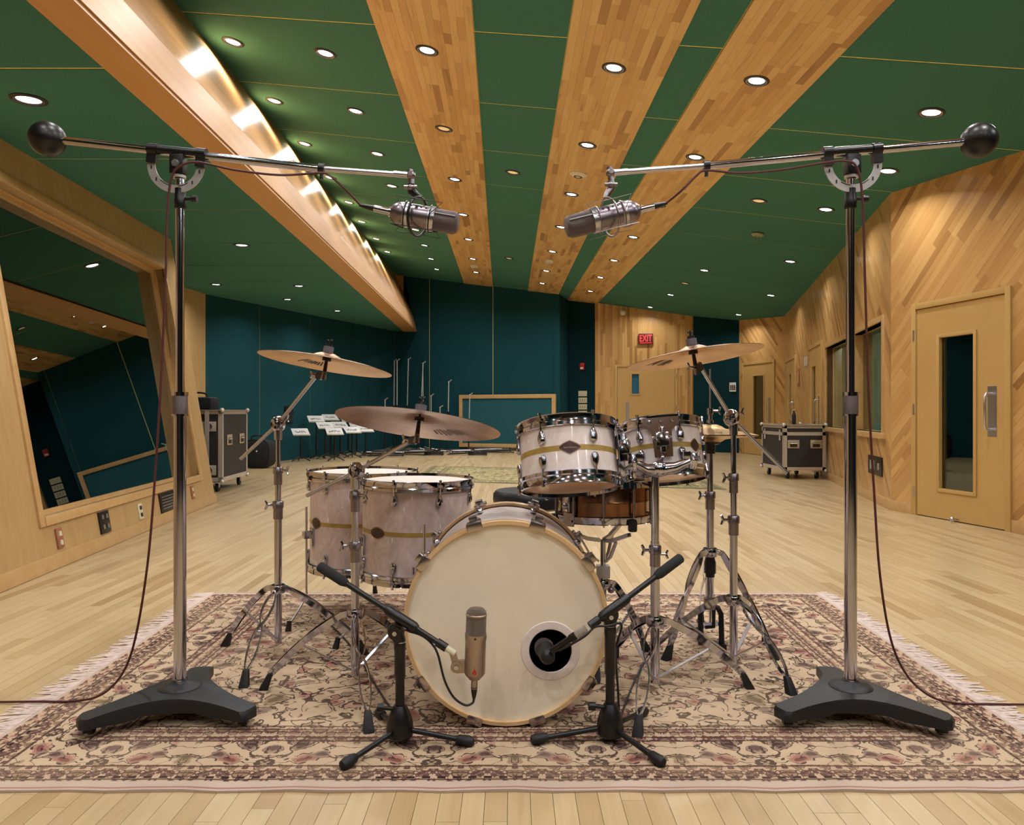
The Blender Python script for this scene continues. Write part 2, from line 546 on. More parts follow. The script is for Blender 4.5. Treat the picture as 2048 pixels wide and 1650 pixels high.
MAT = {}
MAT['floor'] = wood_planks('maple_floor', [(0.0, (174, 147, 105)), (0.25, (187, 162, 120)), (0.6, (193, 170, 128)), (0.9, (182, 155, 111)), (1.0, (162, 132, 90))], 0.34, (160, 118, 72), 0.5, 0.12, 0.15)
MAT['ceil_wood'] = wood_planks('ceiling_maple', [(0.0, (172, 126, 70)), (0.12, (210, 166, 102)), (0.5, (222, 182, 118)), (0.9, (228, 192, 128)), (1.0, (190, 142, 84))], 0.4, (120, 68, 30), 0.5, 0.0, 0.16)
MAT['wall_wood'] = wood_planks('wall_maple', [(0.0, (150, 106, 56)), (0.15, (188, 143, 84)), (0.55, (202, 159, 98)), (0.9, (210, 169, 107)), (1.0, (164, 118, 64))], 0.3, (120, 70, 32), 0.55, 0.25, 0.16)
MAT['veneer'] = veneer('maple_veneer', (198, 166, 114), (178, 144, 94), 0.32, (10, 10, 0.8), 0.1)
MAT['beam'] = veneer('beam_veneer', (200, 154, 98), (160, 112, 62), 0.30, (9, 0.5, 9), 0.0, 0.0)
MAT['beam_under'] = veneer('beam_underside', (222, 170, 102), (206, 150, 84), 0.45, (9, 0.5, 9))
MAT['trim'] = veneer('maple_trim', (208, 174, 120), (188, 148, 94), 0.35, (5, 5, 5), 0.1)
MAT['door'] = veneer('painted_door', (200, 164, 100), (192, 155, 92), 0.5, (2, 2, 2))
MAT['green'] = fabric('green_ceiling_cloth', (80, 138, 122), (62, 112, 98))
MAT['seam'] = pmat('seam_lath', (222, 218, 140), 0.8)
MAT['teal'] = fabric('teal_wall_cloth', (30, 80, 86), (20, 60, 68))
MAT['teal_dark'] = fabric('dark_teal_cloth', (16, 56, 62), (10, 42, 50))
MAT['gap'] = pmat('floor_gap', (96, 66, 38), 0.9)
MAT['chrome'] = pmat('chrome', (190, 190, 204), 0.10, 1.0, 0.03)
MAT['steel'] = pmat('brushed_steel', (200, 200, 208), 0.28, 1.0, 0.06, 60)
MAT['nickel'] = pmat('satin_nickel', (150, 142, 146), 0.30, 1.0, 0.06, 60)
MAT['knurl'] = pmat('knurled_steel', (120, 112, 114), 0.45, 0.9, 0.2, 300, 0.5)
MAT['black'] = pmat('black_paint', (13, 13, 14), 0.36, 0.0, 0.2, 30)
MAT['cast'] = pmat('black_casting', (19, 20, 22), 0.46, 0.0, 0.2, 80, 0.25)
MAT['rubber'] = pmat('black_rubber', (14, 14, 15), 0.6, 0.0, 0.2, 60, 0.2)
MAT['foam'] = pmat('grip_foam', (32, 32, 34), 0.85, 0.0, 0.2, 120, 0.3)
MAT['plate'] = pmat('silver_scale', (190, 186, 182), 0.42, 0.6, 0.05)
MAT['ink'] = pmat('black_ink', (26, 24, 24), 0.7)
MAT['pewter'] = pmat('pewter_body', (140, 132, 138), 0.3, 0.9, 0.06, 40)
MAT['mesh'] = pmat('grille_mesh', (112, 100, 98), 0.42, 0.85, 0.45, 900, 0.9)
MAT['mic_gold'] = pmat('champagne_metal', (168, 152, 138), 0.36, 0.85, 0.05, 50)
MAT['mic_mesh'] = pmat('champagne_mesh', (136, 124, 114), 0.45, 0.8, 0.45, 900, 0.9)
MAT['red'] = pmat('red_enamel', (178, 34, 28), 0.4)
MAT['cable'] = pmat('maroon_cable', (78, 30, 30), 0.55, 0, 0.2, 60)
MAT['cable_black'] = pmat('black_cable', (26, 25, 26), 0.5)
MAT['hoop_wood'] = veneer('maple_hoop', (226, 194, 146), (208, 168, 118), 0.3, (6, 6, 6), 0.3)
MAT['skin'] = pmat('cream_drumhead', (240, 228, 204), 0.42, 0, 0.03, 6, 0, 0.12)
MAT['skin_white'] = pmat('white_drumhead', (208, 200, 190), 0.5, 0, 0.03, 8)
MAT['skin_clear'] = pmat('tan_drumhead', (206, 166, 126), 0.35, 0, 0.08, 6, 0, 0.2)
MAT['ring'] = pmat('white_port_ring', (228, 214, 206), 0.4, 0, 0.03)
MAT['pearl'] = pearl('pearl_wrap', (238, 228, 222), (222, 208, 202), (255, 250, 246))
MAT['pearl_floor'] = pearl('pearl_wrap_floor', (220, 202, 196), (198, 178, 172), (255, 250, 244))
MAT['stripe'] = pmat('olive_inlay', (168, 140, 72), 0.4)
MAT['badge'] = pmat('brown_badge', (74, 52, 48), 0.4, 0.3)
MAT['badge_edge'] = pmat('badge_rim', (176, 150, 138), 0.3, 0.7)
MAT['bronze'] = pmat('bronze_shell', (132, 96, 68), 0.26, 1.0, 0.12, 6)
MAT['cymbal'] = cymbal_mat('bronze_cymbal', (212, 176, 134), (176, 138, 104))
MAT['cymbal_ride'] = cymbal_mat('ride_bronze', (206, 172, 142), (160, 124, 98))
MAT['cymbal_hat'] = cymbal_mat('hat_bronze', (206, 172, 116), (160, 124, 74))
MAT['felt'] = pmat('grey_felt', (104, 98, 108), 0.95, 0, 0.2, 300, 0.5)
MAT['rug'] = rug_mat('oriental_rug', 1.56, 1.05, [(196, 172, 142), (158, 104, 92), (146, 126, 96), (56, 38, 38), (180, 136, 122), (132, 106, 96), (192, 172, 156), (160, 122, 112)])
MAT['rug2'] = rug_mat('green_rug', 2.1, 1.45, [(172, 158, 114), (104, 100, 70), (92, 96, 70), (44, 46, 40), (150, 140, 100), (78, 84, 66), (110, 104, 78), (52, 50, 46)])
MAT['fringe'] = pmat('fringe_cotton', (220, 202, 192), 0.9)
MAT['glass'] = glass_mat('studio_glass', (215, 222, 216), 2.1)
MAT['glass3'] = glass_mat('booth_glass', (225, 232, 226), 0.3)
MAT['glass2'] = glass_mat('door_glass', (214, 218, 212), 0.75)
MAT['booth'] = pmat('booth_wall', (150, 128, 84), 0.8)
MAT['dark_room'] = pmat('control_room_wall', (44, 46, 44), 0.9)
MAT['curtain'] = fabric('grey_curtain', (96, 88, 78), (58, 54, 50))
MAT['laminate'] = pmat('case_laminate', (40, 38, 38), 0.55, 0, 0.15, 200, 0.2)
MAT['alu'] = pmat('case_aluminium', (208, 200, 190), 0.38, 0.55, 0.08)
MAT['handle_dish'] = pmat('case_handle_dish', (196, 178, 150), 0.45, 0.5)
MAT['bag'] = pmat('black_nylon', (22, 22, 24), 0.8, 0, 0.3, 40, 0.4)
MAT['paper'] = pmat('white_card', (222, 220, 212), 0.7, 0, 0.04)
MAT['plate_white'] = pmat('cream_plate', (212, 206, 172), 0.6)
MAT['plate_red'] = pmat('red_plate', (158, 100, 74), 0.5)
MAT['exit_red'] = emat('exit_letters', (255, 60, 60), 1.4)
MAT['lens'] = emat('lamp_lens', (255, 252, 250), 14.0)
MAT['lens_off'] = emat('lamp_lens_dim', (240, 205, 150), 0.55)
MAT['trim_black'] = pmat('lamp_trim', (40, 36, 32), 0.45)
MAT['white'] = pmat('white_plastic', (226, 220, 208), 0.5)
MAT['vinyl'] = pmat('black_vinyl', (26, 27, 30), 0.42, 0, 0.1, 60, 0.15)

MAT['beam_low'] = veneer('beam_veneer_matt', (192, 152, 106), (172, 130, 84), 0.5, (9, 0.5, 9))
MAT['claw'] = pmat('claw_metal', (190, 180, 178), 0.24, 1.0, 0.05)
for q in ('lens', 'lens_off', 'exit_red'): MAT[q].cycles.emission_sampling = 'NONE'   # the area lamps do the lighting
MAT['panel_blue'] = pmat('blue_pane_back', (34, 96, 122), 0.8)
MAT['stamp'] = pmat('faint_stamp', (120, 92, 76), 0.6)

# ------------------------------------------------------------------ the room
def ZM(x, d): return 3.59 - 0.1725 * x + 0.0294 * d          # main ceiling, falling to the right
def ZL(d): return 2.60 + 0.0294 * d                            # lower ceiling on the left
def XBL(d): return -1.995 - 0.0555 * (d - 3.131)               # beam, lower outer edge
def XBR(d): return -1.80 - 0.045 * (d - 3.13)
def XTP(d): return -2.68 - 0.035 * (d - 5.92)
V3 = lambda x, y, z: Vector((x, y, z))

class Wall:
    def __init__(s, a, b, lean=0.0):
        s.o = V3(a[0], a[1], 0); d = V3(b[0] - a[0], b[1] - a[1], 0)
        s.len = d.length; s.t = d.normalized()
        left = V3(-s.t.y, s.t.x, 0)
        s.up = V3(0, 0, 1) + left * lean
        s.n = s.t.cross(s.up).normalized()
    def pt(s, u, w, off=0.0): return s.o + s.t * u + s.up * w + s.n * off
    def M(s, u, w, off=0.0):
        M = Matrix((s.t, s.up.normalized(), s.n)).transposed().to_4x4(); M.translation = s.pt(u, w, off); return M
    def slab(s, mb, polys, o0, o1):
        for p in polys:
            k = len(p)
            vs = [s.pt(x, y, o1) for x, y in p] + [s.pt(x, y, o0) for x, y in p]
            mb.add(vs, [tuple(range(k)), tuple(range(2 * k - 1, k - 1, -1))] + [(i, i + k, (i + 1) % k + k, (i + 1) % k) for i in range(k)])
    def box(s, mb, u0, u1, w0, w1, o0, o1): s.slab(mb, [rect(u0, u1, w0, w1)], o0, o1)

def struct(o): o['kind'] = 'structure'; return o

def plank_field(parent, layouts, ang, org, ex, ey, nn, mat, n_obj, key, name='plank'):
    """the n_obj boards that show largest become parts, the rest one 'stuff' part"""
    ls = sorted(layouts, key=key)
    for pl in ls[:n_obj]:
        mb = MB(); add_plank(mb, pl, ang, org, ex, ey, nn); mb.build(name, mat, parent, smooth=False)
    if ls[n_obj:]:
        mb = MB()
        for pl in ls[n_obj:]: add_plank(mb, pl, ang, org, ex, ey, nn)
        mb.build(name + '_field', mat, parent, smooth=False, kind='stuff')

# ---- floor
mb = MB(); mb.box((0.6, 9.2, -0.04), (14, 28, 0.05))
floor = struct(mb.build('floor', MAT['gap'], smooth=False))
fl = layout([(-6.3, -4.8), (7.0, -4.8), (7.0, 22.5), (-6.3, 22.5)], PI / 2, 0.057, 0.25, 1.0, 0.0012, random.Random(3))
def floor_key(pl):
    x, d = pl[3]
    if d < 1.55 or abs(x) > 0.69 * d + 0.1: return 1000 + abs(d)
    if 1.95 < d < 3.95 and abs(x) < 1.5: return 500 + d
    return d
plank_field(floor, fl, PI / 2, V3(0, 0, -0.013), V3(1, 0, 0), V3(0, 1, 0), V3(0, 0, 0.013), MAT['floor'], 300, floor_key)

# ---- main ceiling: lath base, cloth panels, three wooden strips
mb = MB()
c = [(XTP(-4.6) - 0.1, -4.6), (6.6, -4.6), (6.6, 21.5), (XTP(21.5) - 0.1, 21.5)]
mb.hexa([V3(x, d, ZM(x, d)) for x, d in c], [V3(x, d, ZM(x, d) + 0.06) for x, d in c])
ceiling = struct(mb.build('ceiling', MAT['seam'], smooth=False))
SL = -0.0155
S1 = (lambda d: -1.04 + SL * (d - 5.3), lambda d: -0.28 + SL * (d - 5.3))
S2 = (lambda d: 0.405, lambda d: 1.165)
S3 = (lambda d: 1.46, lambda d: 2.185)
regions = [(lambda d: XTP(d), S1[0]), (S1[1], S2[0]), (S2[1], S3[0]), (S3[1], lambda d: 6.4)]
TH = 0.004
for lo, hi in regions:
    for k in range(-7, 12):
        d0, d1 = 5.51 + 1.38 * k, 5.51 + 1.38 * (k + 1)
        q = []
        for dd, fn, sg in ((d0, lo, 1), (d0, hi, -1), (d1, hi, -1), (d1, lo, 1)):
            y = dd
            for _ in range(4): y = dd - 0.22 * (fn(y) if abs(fn(y)) < 3 else fn(y))
            y += 0.011 if dd == d0 else -0.011
            q.append((fn(y) + sg * 0.006, y))
        if max(p[1] for p in q) < -4.6 or min(p[1] for p in q) > 21.3: continue
        mb = MB(); mb.hexa([V3(x, y, ZM(x, y) - TH) for x, y in q], [V3(x, y, ZM(x, y)) for x, y in q])
        mb.build('fabric_panel', MAT['green'], ceiling, smooth=False)
for si, (st, sh) in enumerate(((S1, SL), (S2, 0.0), (S3, 0.0))):
    x0, x1 = st[0](5.3), st[1](5.3)
    c = [(x0 + sh * (-4.6 - 5.3), -4.6), (x1 + sh * (-4.6 - 5.3), -4.6), (x1 + sh * (21.3 - 5.3), 21.3), (x0 + sh * (21.3 - 5.3), 21.3)]
    mb = MB(); mb.hexa([V3(x, y, ZM(x, y) - 0.004) for x, y in c], [V3(x, y, ZM(x, y)) for x, y in c])
    strip = mb.build('wood_strip', MAT['gap'], ceiling, smooth=False)
    w = (x1 - x0) / 13
    lay = layout([(x0, -4.6), (x1, -4.6), (x1, 21.3), (x0, 21.3)], PI / 2, w, 0.16, 0.75, 0.001, random.Random(20 + si))
    lay = [([[(x + sh * (y - 5.3), y) for x, y in poly] for poly in ps], uo, rr, ce) for ps, uo, rr, ce in lay]
    plank_field(strip, lay, PI / 2, V3(0, 0, 3.59 - 0.003), V3(1, 0, -0.1725), V3(0, 1, 0.0294), V3(0, 0, -0.014), MAT['ceil_wood'], 110,
                lambda pl: pl[3][1] if pl[3][1] > 4.1 else 1000 - pl[3][1])

# ---- lower ceiling on the left
mb = MB()
c = [(-6.2, -4.6), (XBL(-4.6), -4.6), (XBL(21.4), 21.4), (-6.2, 21.4)]
mb.hexa([V3(x, d, ZL(d)) for x, d in c], [V3(x, d, ZL(d) + 0.06) for x, d in c])
ceil2 = struct(mb.build('ceiling', MAT['seam'], smooth=False))
for k in range(-6, 12):
    d0, d1 = 3.79 + 1.49 * k + 0.011, 3.79 + 1.49 * (k + 1) - 0.011
    q = [(-6.1, d0), (XBL(d0), d0), (XBL(d1), d1), (-6.1, d1)]
    mb = MB(); mb.hexa([V3(x, y, ZL(y) - TH) for x, y in q], [V3(x, y, ZL(y)) for x, y in q])
    mb.build('fabric_panel', MAT['green'], ceil2, smooth=False)

# ---- long wooden beam between the two ceilings
dA, dB, NB = -4.6, 20.45, 30
ds = [dA + (dB - dA) * i / NB for i in range(NB + 1)]
def sheet(mb, fa, fb, th):
    vs = []
    for d in ds: vs += [fa(d), fb(d)]
    fs = [(2 * i, 2 * i + 1, 2 * i + 3, 2 * i + 2) for i in range(len(ds) - 1)]
    mb.add(vs, fs)
    mb.add([v - th for v in vs], fs)
    n = len(ds)
    mb.add([fa(dB), fb(dB), fb(dB) - th, fa(dB) - th], [(0, 1, 2, 3)])
bl = lambda d: V3(XBL(d), d, ZL(d) - 0.03)
br = lambda d: V3(XBR(d), d, ZL(d) - 0.03)
def cr(d):
    a, b = br(d), tp(d); return V3(a.x + 0.17 * (b.x - a.x), d, a.z + 0.25 * (b.z - a.z))
tp = lambda d: V3(XTP(d), d, ZM(XTP(d), d))
mb = MB(); sheet(mb, bl, br, V3(0, 0, -0.03))
beam = struct(mb.build('trim_1', MAT['beam_under'], smooth=False))
mb = MB(); sheet(mb, br, cr, V3(0.03, 0, 0)); mb.build('lower_fascia', MAT['beam_low'], beam, smooth=False)
mb = MB(); sheet(mb, cr, tp, V3(0.03, 0, 0)); mb.build('upper_fascia', MAT['beam'], beam, smooth=False)
mb = MB(); mb.add([bl(dB), br(dB), cr(dB), tp(dB), V3(XBL(dB), dB, ZM(XTP(dB), dB))], [(0, 1, 2, 3, 4)])
mb.build('end_cap', MAT['beam'], beam, smooth=False)

# ---- walls (clockwise seen from above: left, back, right)
WL = Wall((-2.37, 0.5), (-3.21, 8.13), 0.1655)
WLB = Wall((-5.17, 12.65), (-3.2, 20.6))
WM = Wall((-3.2, 20.6), (1.14, 18.75))
WK = Wall((1.45, 19.6), (2.13, 19.3))
WE = Wall((2.13, 19.2), (4.48, 18.6))
WG = Wall((4.48, 18.6), (5.43, 17.93))
WD = Wall((5.43, 17.93), (5.88, 16.2))
WF = Wall((5.88, 16.2), (3.77, 7.46))
WN = Wall((3.77, 7.46), (4.904, 2.0))

def plain_wall(name, W, h, mat, holes=(), u0=0.0, u1=None, th=0.08, off=0.0):
    ps = [rect(u0, W.len if u1 is None else u1, -0.02, h)]
    for x in holes: ps = subtract(ps, x)
    mb = MB(); W.slab(mb, ps, off - th, off)
    return struct(mb.build(name, mat, smooth=False))

def fabric_wall(name, W, h, cuts, mat, gap=0.020, end_h=None):
    w = plain_wall(name, W, h, MAT['seam'], off=-0.03)
    for a, b in zip(cuts[:-1], cuts[1:]):
        mb = MB(); W.box(mb, a + gap / 2, b - gap / 2, 0.0, h, -0.03, -0.02)
        mb.build('fabric_panel', mat, w, smooth=False)
    return w

# left wall with the control room window
OP = rect(4.12, 7.26, 0.33, 2.44)
wall_left = plain_wall('wall_left', WL, 3.1, MAT['veneer'], [OP], u0=-0.4)
mb = MB(); WL.box(mb, -0.4, WL.len + 0.012, 0.0, 0.09, 0.0, 0.014); struct(mb.build('baseboard_left', MAT['trim'], bevel=0.003))
mb = MB()                                                    # end face of the pier, then the alcove walls
Wp = Wall((-3.21 - 0.08, 8.13), (-5.2, 8.55))
e0, e1 = WL.pt(WL.len, 0, 0.0), WL.pt(WL.len, 3.1, 0.0)
a0, a1 = V3(-5.3, 8.6, 0), V3(-5.3, 8.6, 3.1)
mb.add([e0, e1, a1, a0, e0 + V3(-0.05, -0.07, 0), e1 + V3(-0.05, -0.07, 0)], [(0, 1, 2, 3), (0, 4, 5, 1)])
struct(mb.build('wall_pier', MAT['veneer'], smooth=False))
Wa = Wall((-5.17, 8.5), (-5.17, 12.65))
wa = plain_wall('wall_alcove', Wa, 3.3, MAT['veneer'], [rect(2.6, 3.45, 0.0, 2.05)])
mb = MB()
Wa.box(mb, 2.54, 2.6, 0, 2.11, -0.02, 0.02); Wa.box(mb, 3.45, 3.51, 0, 2.11, -0.02, 0.02); Wa.box(mb, 2.6, 3.45, 2.05, 2.11, -0.02, 0.02)
d5 = struct(mb.build('door_5', MAT['trim'], smooth=False))
mb = MB(); Wa.box(mb, 2.6, 3.45, 0, 2.05, -0.06, -0.03); mb.build('leaf', pmat('dark_brown_door', (120, 82, 48), 0.5), d5, smooth=False)

# window 1: frame, sill, tinted pane set back in the thick wall
mb = MB(); D = 0.20
WL.box(mb, 4.06, 4.12, 0.27, 2.50, -D, 0.015); WL.box(mb, 7.26, 7.32, 0.27, 2.50, -D, 0.015)
WL.box(mb, 4.12, 7.26, 2.44, 2.50, -D, 0.015); WL.box(mb, 4.12, 7.26, 0.27, 0.33, -D, 0.02)
win1 = struct(mb.build('window_1', MAT['trim'], bevel=0.004))
mb = MB(); WL.box(mb, 4.12, 7.26, 0.33, 2.44, -0.135, -0.125); mb.build('pane', MAT['glass'], win1, smooth=False)
mb = MB()
for (a, b, c_, d_) in ((4.12, 7.26, 0.33, 0.36), (4.12, 7.26, 2.41, 2.44), (4.12, 4.15, 0.36, 2.41), (7.23, 7.26, 0.36, 2.41)):
    WL.box(mb, a, b, c_, d_, -0.125, -0.10)
mb.build('glazing_bead', MAT['trim'], win1, smooth=False)
# control room behind it
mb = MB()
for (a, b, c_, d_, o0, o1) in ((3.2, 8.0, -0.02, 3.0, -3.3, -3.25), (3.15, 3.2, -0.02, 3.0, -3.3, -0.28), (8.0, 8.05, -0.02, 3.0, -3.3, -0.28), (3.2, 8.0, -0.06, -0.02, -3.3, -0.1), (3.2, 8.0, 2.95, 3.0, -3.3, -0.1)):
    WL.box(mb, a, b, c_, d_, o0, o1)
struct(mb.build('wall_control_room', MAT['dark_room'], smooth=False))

# wall fixtures on the left wall
def wall_plate(W, u, w, su, sw, mat, label, cat, slots=(), name='wall_plate', smat=None, off=0.0):
    r = thing(name, W.pt(u, w, off), label, cat)
    mb = MB(); W.box(mb, u - su / 2, u + su / 2, w - sw / 2, w + sw / 2, off, off + 0.012); mb.build('cover', mat, r, bevel=0.002)
    for (du, dw, a, b) in slots:
        mb = MB(); W.box(mb, u + du - a / 2, u + du + a / 2, w + dw - b / 2, w + dw + b / 2, off + 0.012, off + 0.018)
        mb.build('socket', smat or MAT['ink'], r)
    return r
wall_plate(WL, 4.27, 0.175, 0.075, 0.125, MAT['plate_red'], 'rust red power outlet on the panelling below the control room window', 'outlet', ((0, 0.028, 0.03, 0.03), (0, -0.028, 0.03, 0.03)), smat=MAT['plate_white'])
wall_plate(WL, 4.93, 0.18, 0.16, 0.155, MAT['black'], 'black connector panel with silver sockets below the control room window', 'socket panel', ((-0.035, 0.04, 0.03, 0.03), (0.035, 0.04, 0.03, 0.03), (-0.035, -0.03, 0.03, 0.03), (0.035, -0.03, 0.03, 0.03)), smat=MAT['steel'])
wall_plate(WL, 5.60, 0.17, 0.075, 0.125, MAT['plate_white'], 'cream outlet plate between the two black panels on the left wall', 'outlet', ((0, 0.028, 0.03, 0.03), (0, -0.028, 0.03, 0.03)))
wall_plate(WL, 6.23, 0.175, 0.36, 0.17, MAT['black'], 'wide dark slotted panel low on the left wall beside the chrome pole', 'socket panel', [(0, 0.05 - 0.025 * i, 0.30, 0.008) for i in range(5)], smat=MAT['steel'])
wall_plate(WL, 6.95, 0.18, 0.075, 0.125, MAT['plate_red'], 'reddish power outlet low on the left wall nearest the flight case', 'outlet', ((0, 0.028, 0.03, 0.03), (0, -0.028, 0.03, 0.03)), smat=MAT['plate_white'])

# left rear and rear cloth walls
fabric_wall('wall_left_rear', WLB, 3.6, [0.0, 1.65, 3.55, 5.54, 6.45, 7.25, WLB.len + 0.03], MAT['teal'])
wall_plate(WLB, 2.66, 0.93, 0.30, 0.34, MAT['black'], 'black box panel on the teal cloth wall above the music stands', 'wall panel', ((0, 0.0, 0.2, 0.2),), smat=MAT['cast'])
fabric_wall('wall_rear', WM, 5.0, [-0.03, 1.05, 2.93, 4.62], MAT['teal'])
mb = MB()                                                    # rounded return at the end of the rear wall
p = [WM.pt(WM.len - 0.1, 0, 0), WM.pt(WM.len - 0.02, 0, -0.01), WM.pt(WM.len + 0.04, 0, -0.06), V3(1.22, 18.95, 0), V3(1.45, 19.6, 0)]
p = bez(p, 6)
mb.add(p + [q + V3(0, 0, 4.6) for q in p], [(i, i + 1, i + 1 + len(p), i + len(p)) for i in range(len(p) - 1)])
struct(mb.build('wall_rear_return', MAT['teal']))
plain_wall('wall_recess', WK, 4.4, MAT['teal_dark'])
mb = MB(); mb.add([V3(2.13, 19.3, 0), V3(2.13, 19.2, 0), V3(2.13, 19.2, 4.3), V3(2.13, 19.3, 4.3)], [(0, 1, 2, 3)])
struct(mb.build('trim_2', MAT['trim'], smooth=False))
fabric_wall('wall_rear_right', WG, 3.8, [0.0, WG.len], MAT['teal_dark'])
wall_plate(WG, 1.01, 1.58, 0.16, 0.22, MAT['paper'], 'white notice card with a dark printed grid on the teal wall', 'notice', [(0.045 * i - 0.045, 0.03 - 0.04 * j, 0.034, 0.03) for i in range(3) for j in range(3)], name='notice_card')

# wooden exit wall with vertical boards
def boarded_wall(name, W, h, holes, ang, n_obj, seed, w=0.062, lmin=0.5, lmax=1.4, u1=None, mat='wall_wood'):
    L = W.len if u1 is None else u1
    base = plain_wall(name, W, h, MAT['gap'], holes, off=-0.014, u1=L)
    lay = layout(rect(0.0, L, 0.0, h), ang, w, lmin, lmax, 0.001, random.Random(seed), holes)
    plank_field(base, lay, ang, W.pt(0, 0, -0.0135), W.t, W.up, W.n * 0.0135, MAT[mat], n_obj, lambda pl: (W.pt(pl[3][0], pl[3][1]) - cam.location).length)
    return base

def recess(W, u0, u1, w0, w1, depth, mat, parent, name='recess', o=-0.1):
    mb = MB()
    f = [W.pt(u0, w0, o), W.pt(u1, w0, o), W.pt(u1, w1, o), W.pt(u0, w1, o)]
    b = [q - W.n * depth for q in f]
    mb.add(f + b, [(4, 5, 6, 7), (0, 1, 5, 4), (1, 2, 6, 5), (2, 3, 7, 6), (3, 0, 4, 7)])
    return mb.build(name, mat, parent, smooth=False)

def door(num, W, u0, u1, h, win, handle, hinge_u, fw=0.06, pull=True, dark='dark_room', depth=0.5, gl='glass2'):
    mb = MB()
    W.box(mb, u0, u0 + fw, 0, h, -0.1, 0.022); W.box(mb, u1 - fw, u1, 0, h, -0.1, 0.022); W.box(mb, u0 + fw, u1 - fw, h - fw, h, -0.1, 0.022)
    dr = struct(mb.build('door_%d' % num, MAT['door'], bevel=0.003))
    a, b = u0 + fw + 0.006, u1 - fw - 0.006
    mb = MB(); W.slab(mb, subtract([rect(a, b, 0.008, h - fw - 0.006)], rect(*win)), -0.045, 0.006)
    leaf = mb.build('leaf', MAT['door'], dr, smooth=False)
    mb = MB(); x0, x1, y0, y1 = win; bw = 0.032
    W.box(mb, x0 - bw, x0, y0 - bw, y1 + bw, 0.006, 0.018); W.box(mb, x1, x1 + bw, y0 - bw, y1 + bw, 0.006, 0.018)
    W.box(mb, x0, x1, y1, y1 + bw, 0.006, 0.018); W.box(mb, x0, x1, y0 - bw, y0, 0.006, 0.018)
    mb.build('vision_bead', MAT['door'], leaf, bevel=0.002)
    mb = MB(); W.box(mb, x0, x1, y0, y1, -0.022, -0.016); mb.build('pane', MAT[gl], leaf, smooth=False)
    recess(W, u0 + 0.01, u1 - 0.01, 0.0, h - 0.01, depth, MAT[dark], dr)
    if handle:
        hu, w0, w1 = handle
        mb = MB(); W.box(mb, hu - 0.045, hu + 0.045, w0 - 0.03, w1 + 0.03, 0.006, 0.009); mb.build('push_plate', MAT['steel'], leaf, smooth=False)
        if pull:
            q = [W.pt(hu - 0.01, w0 + 0.03, 0.008), W.pt(hu - 0.01, w0 + 0.03, 0.055), W.pt(hu - 0.01, w0 + 0.055, 0.07), W.pt(hu - 0.01, w1 - 0.055, 0.07), W.pt(hu - 0.01, w1 - 0.03, 0.055), W.pt(hu - 0.01, w1 - 0.03, 0.008)]
            mb = MB(); mb.tube(q, 0.011, 10); mb.build('pull_handle', MAT['steel'], leaf)
    for w in (0.22, h * 0.5, h - 0.30):
        mb = MB(); mb.cyl(W.pt(hinge_u, w - 0.05, 0.018), W.pt(hinge_u, w + 0.05, 0.018), 0.011, n=10); mb.build('hinge', MAT['steel'], dr)
    return dr

boarded_wall('wall_exit', WE, 4.0, [rect(0.5, 2.06, 0, 2.18)], PI / 2, 0, 31)
door(1, WE, 0.5, 2.06, 2.18, (0.93, 1.11, 1.44, 1.94), (0.82, 0.75, 1.2), 2.03, pull=False, dark='panel_blue', depth=0.03, gl='panel_blue')
# exit sign
r = thing('exit_sign', WE.pt(1.28, 2.82, 0.0), 'dark red illuminated exit sign on the wood wall above the exit door', 'sign')
mb = MB(); WE.box(mb, 1.10, 1.46, 2.69, 2.95, 0.0, 0.06); mb.build('housing', pmat('sign_red', (84, 22, 24), 0.5), r, bevel=0.005)
vs, fs = text_mesh('EXIT', 0.21)
mb = MB(); mb.add(vs, fs, WE.M(1.28, 2.825, 0.062) @ Matrix.Scale(0.72, 4, (1, 0, 0)) @ Matrix.Scale(1.15, 4, (0, 1, 0))); mb.build('lettering', MAT['exit_red'], r, smooth=False)
mb = MB(); WE.box(mb, 1.13, 1.43, 2.712, 2.722, 0.06, 0.064); mb.build('underline', MAT['exit_red'], r, smooth=False)
# alarm and plates in the dark recess
r = thing('fire_alarm', WK.pt(0.41, 2.16, 0), 'small red fire alarm strobe in the dark teal recess', 'fire alarm')
mb = MB(); WK.box(mb, 0.35, 0.47, 2.07, 2.25, 0, 0.05); mb.build('housing', MAT['red'], r, bevel=0.006)
mb = MB(); WK.box(mb, 0.37, 0.45, 2.09, 2.14, 0.05, 0.07); mb.build('strobe', MAT['white'], r, bevel=0.004)
for i, nm in enumerate(('topmost', 'second', 'third', 'lowest')):
    w = 1.46 - 0.172 * i
    wall_plate(WK, 0.42, w, 0.235, 0.14, MAT['plate_white'], '%s of four cream switch plates in the dark teal recess' % nm, 'switch plate', [(-0.06 + 0.06 * j, 0, 0.012, 0.06) for j in range(3)] if i else (), name='switch_plate', smat=pmat('engraving', (120, 112, 84), 0.6))
# security camera under the ceiling of the exit wall
p = WE.pt(0.72, 3.52, 0.0)
r = thing('security_camera', p, 'white security camera high on the wood exit wall', 'camera')
mb = MB(); mb.cyl(p, p + WE.n * 0.12, 0.02, n=10); mb.build('bracket', MAT['white'], r)
mb = MB(); mb.ball(p + WE.n * 0.14 + V3(0, 0, -0.03), 0.075, n=16, m=10); mb.build('dome', MAT['white'], r)

# wood wall with the far right door
boarded_wall('wall_right_rear', WD, 3.6, [rect(0.147, 1.45, 0, 2.14)], -PI / 4, 0, 32, lmin=0.4, lmax=1.2)
door(2, WD, 0.147, 1.45, 2.14, (0.61, 1.03, 0.36, 1.81), (1.25, 0.78, 1.28), 0.17)
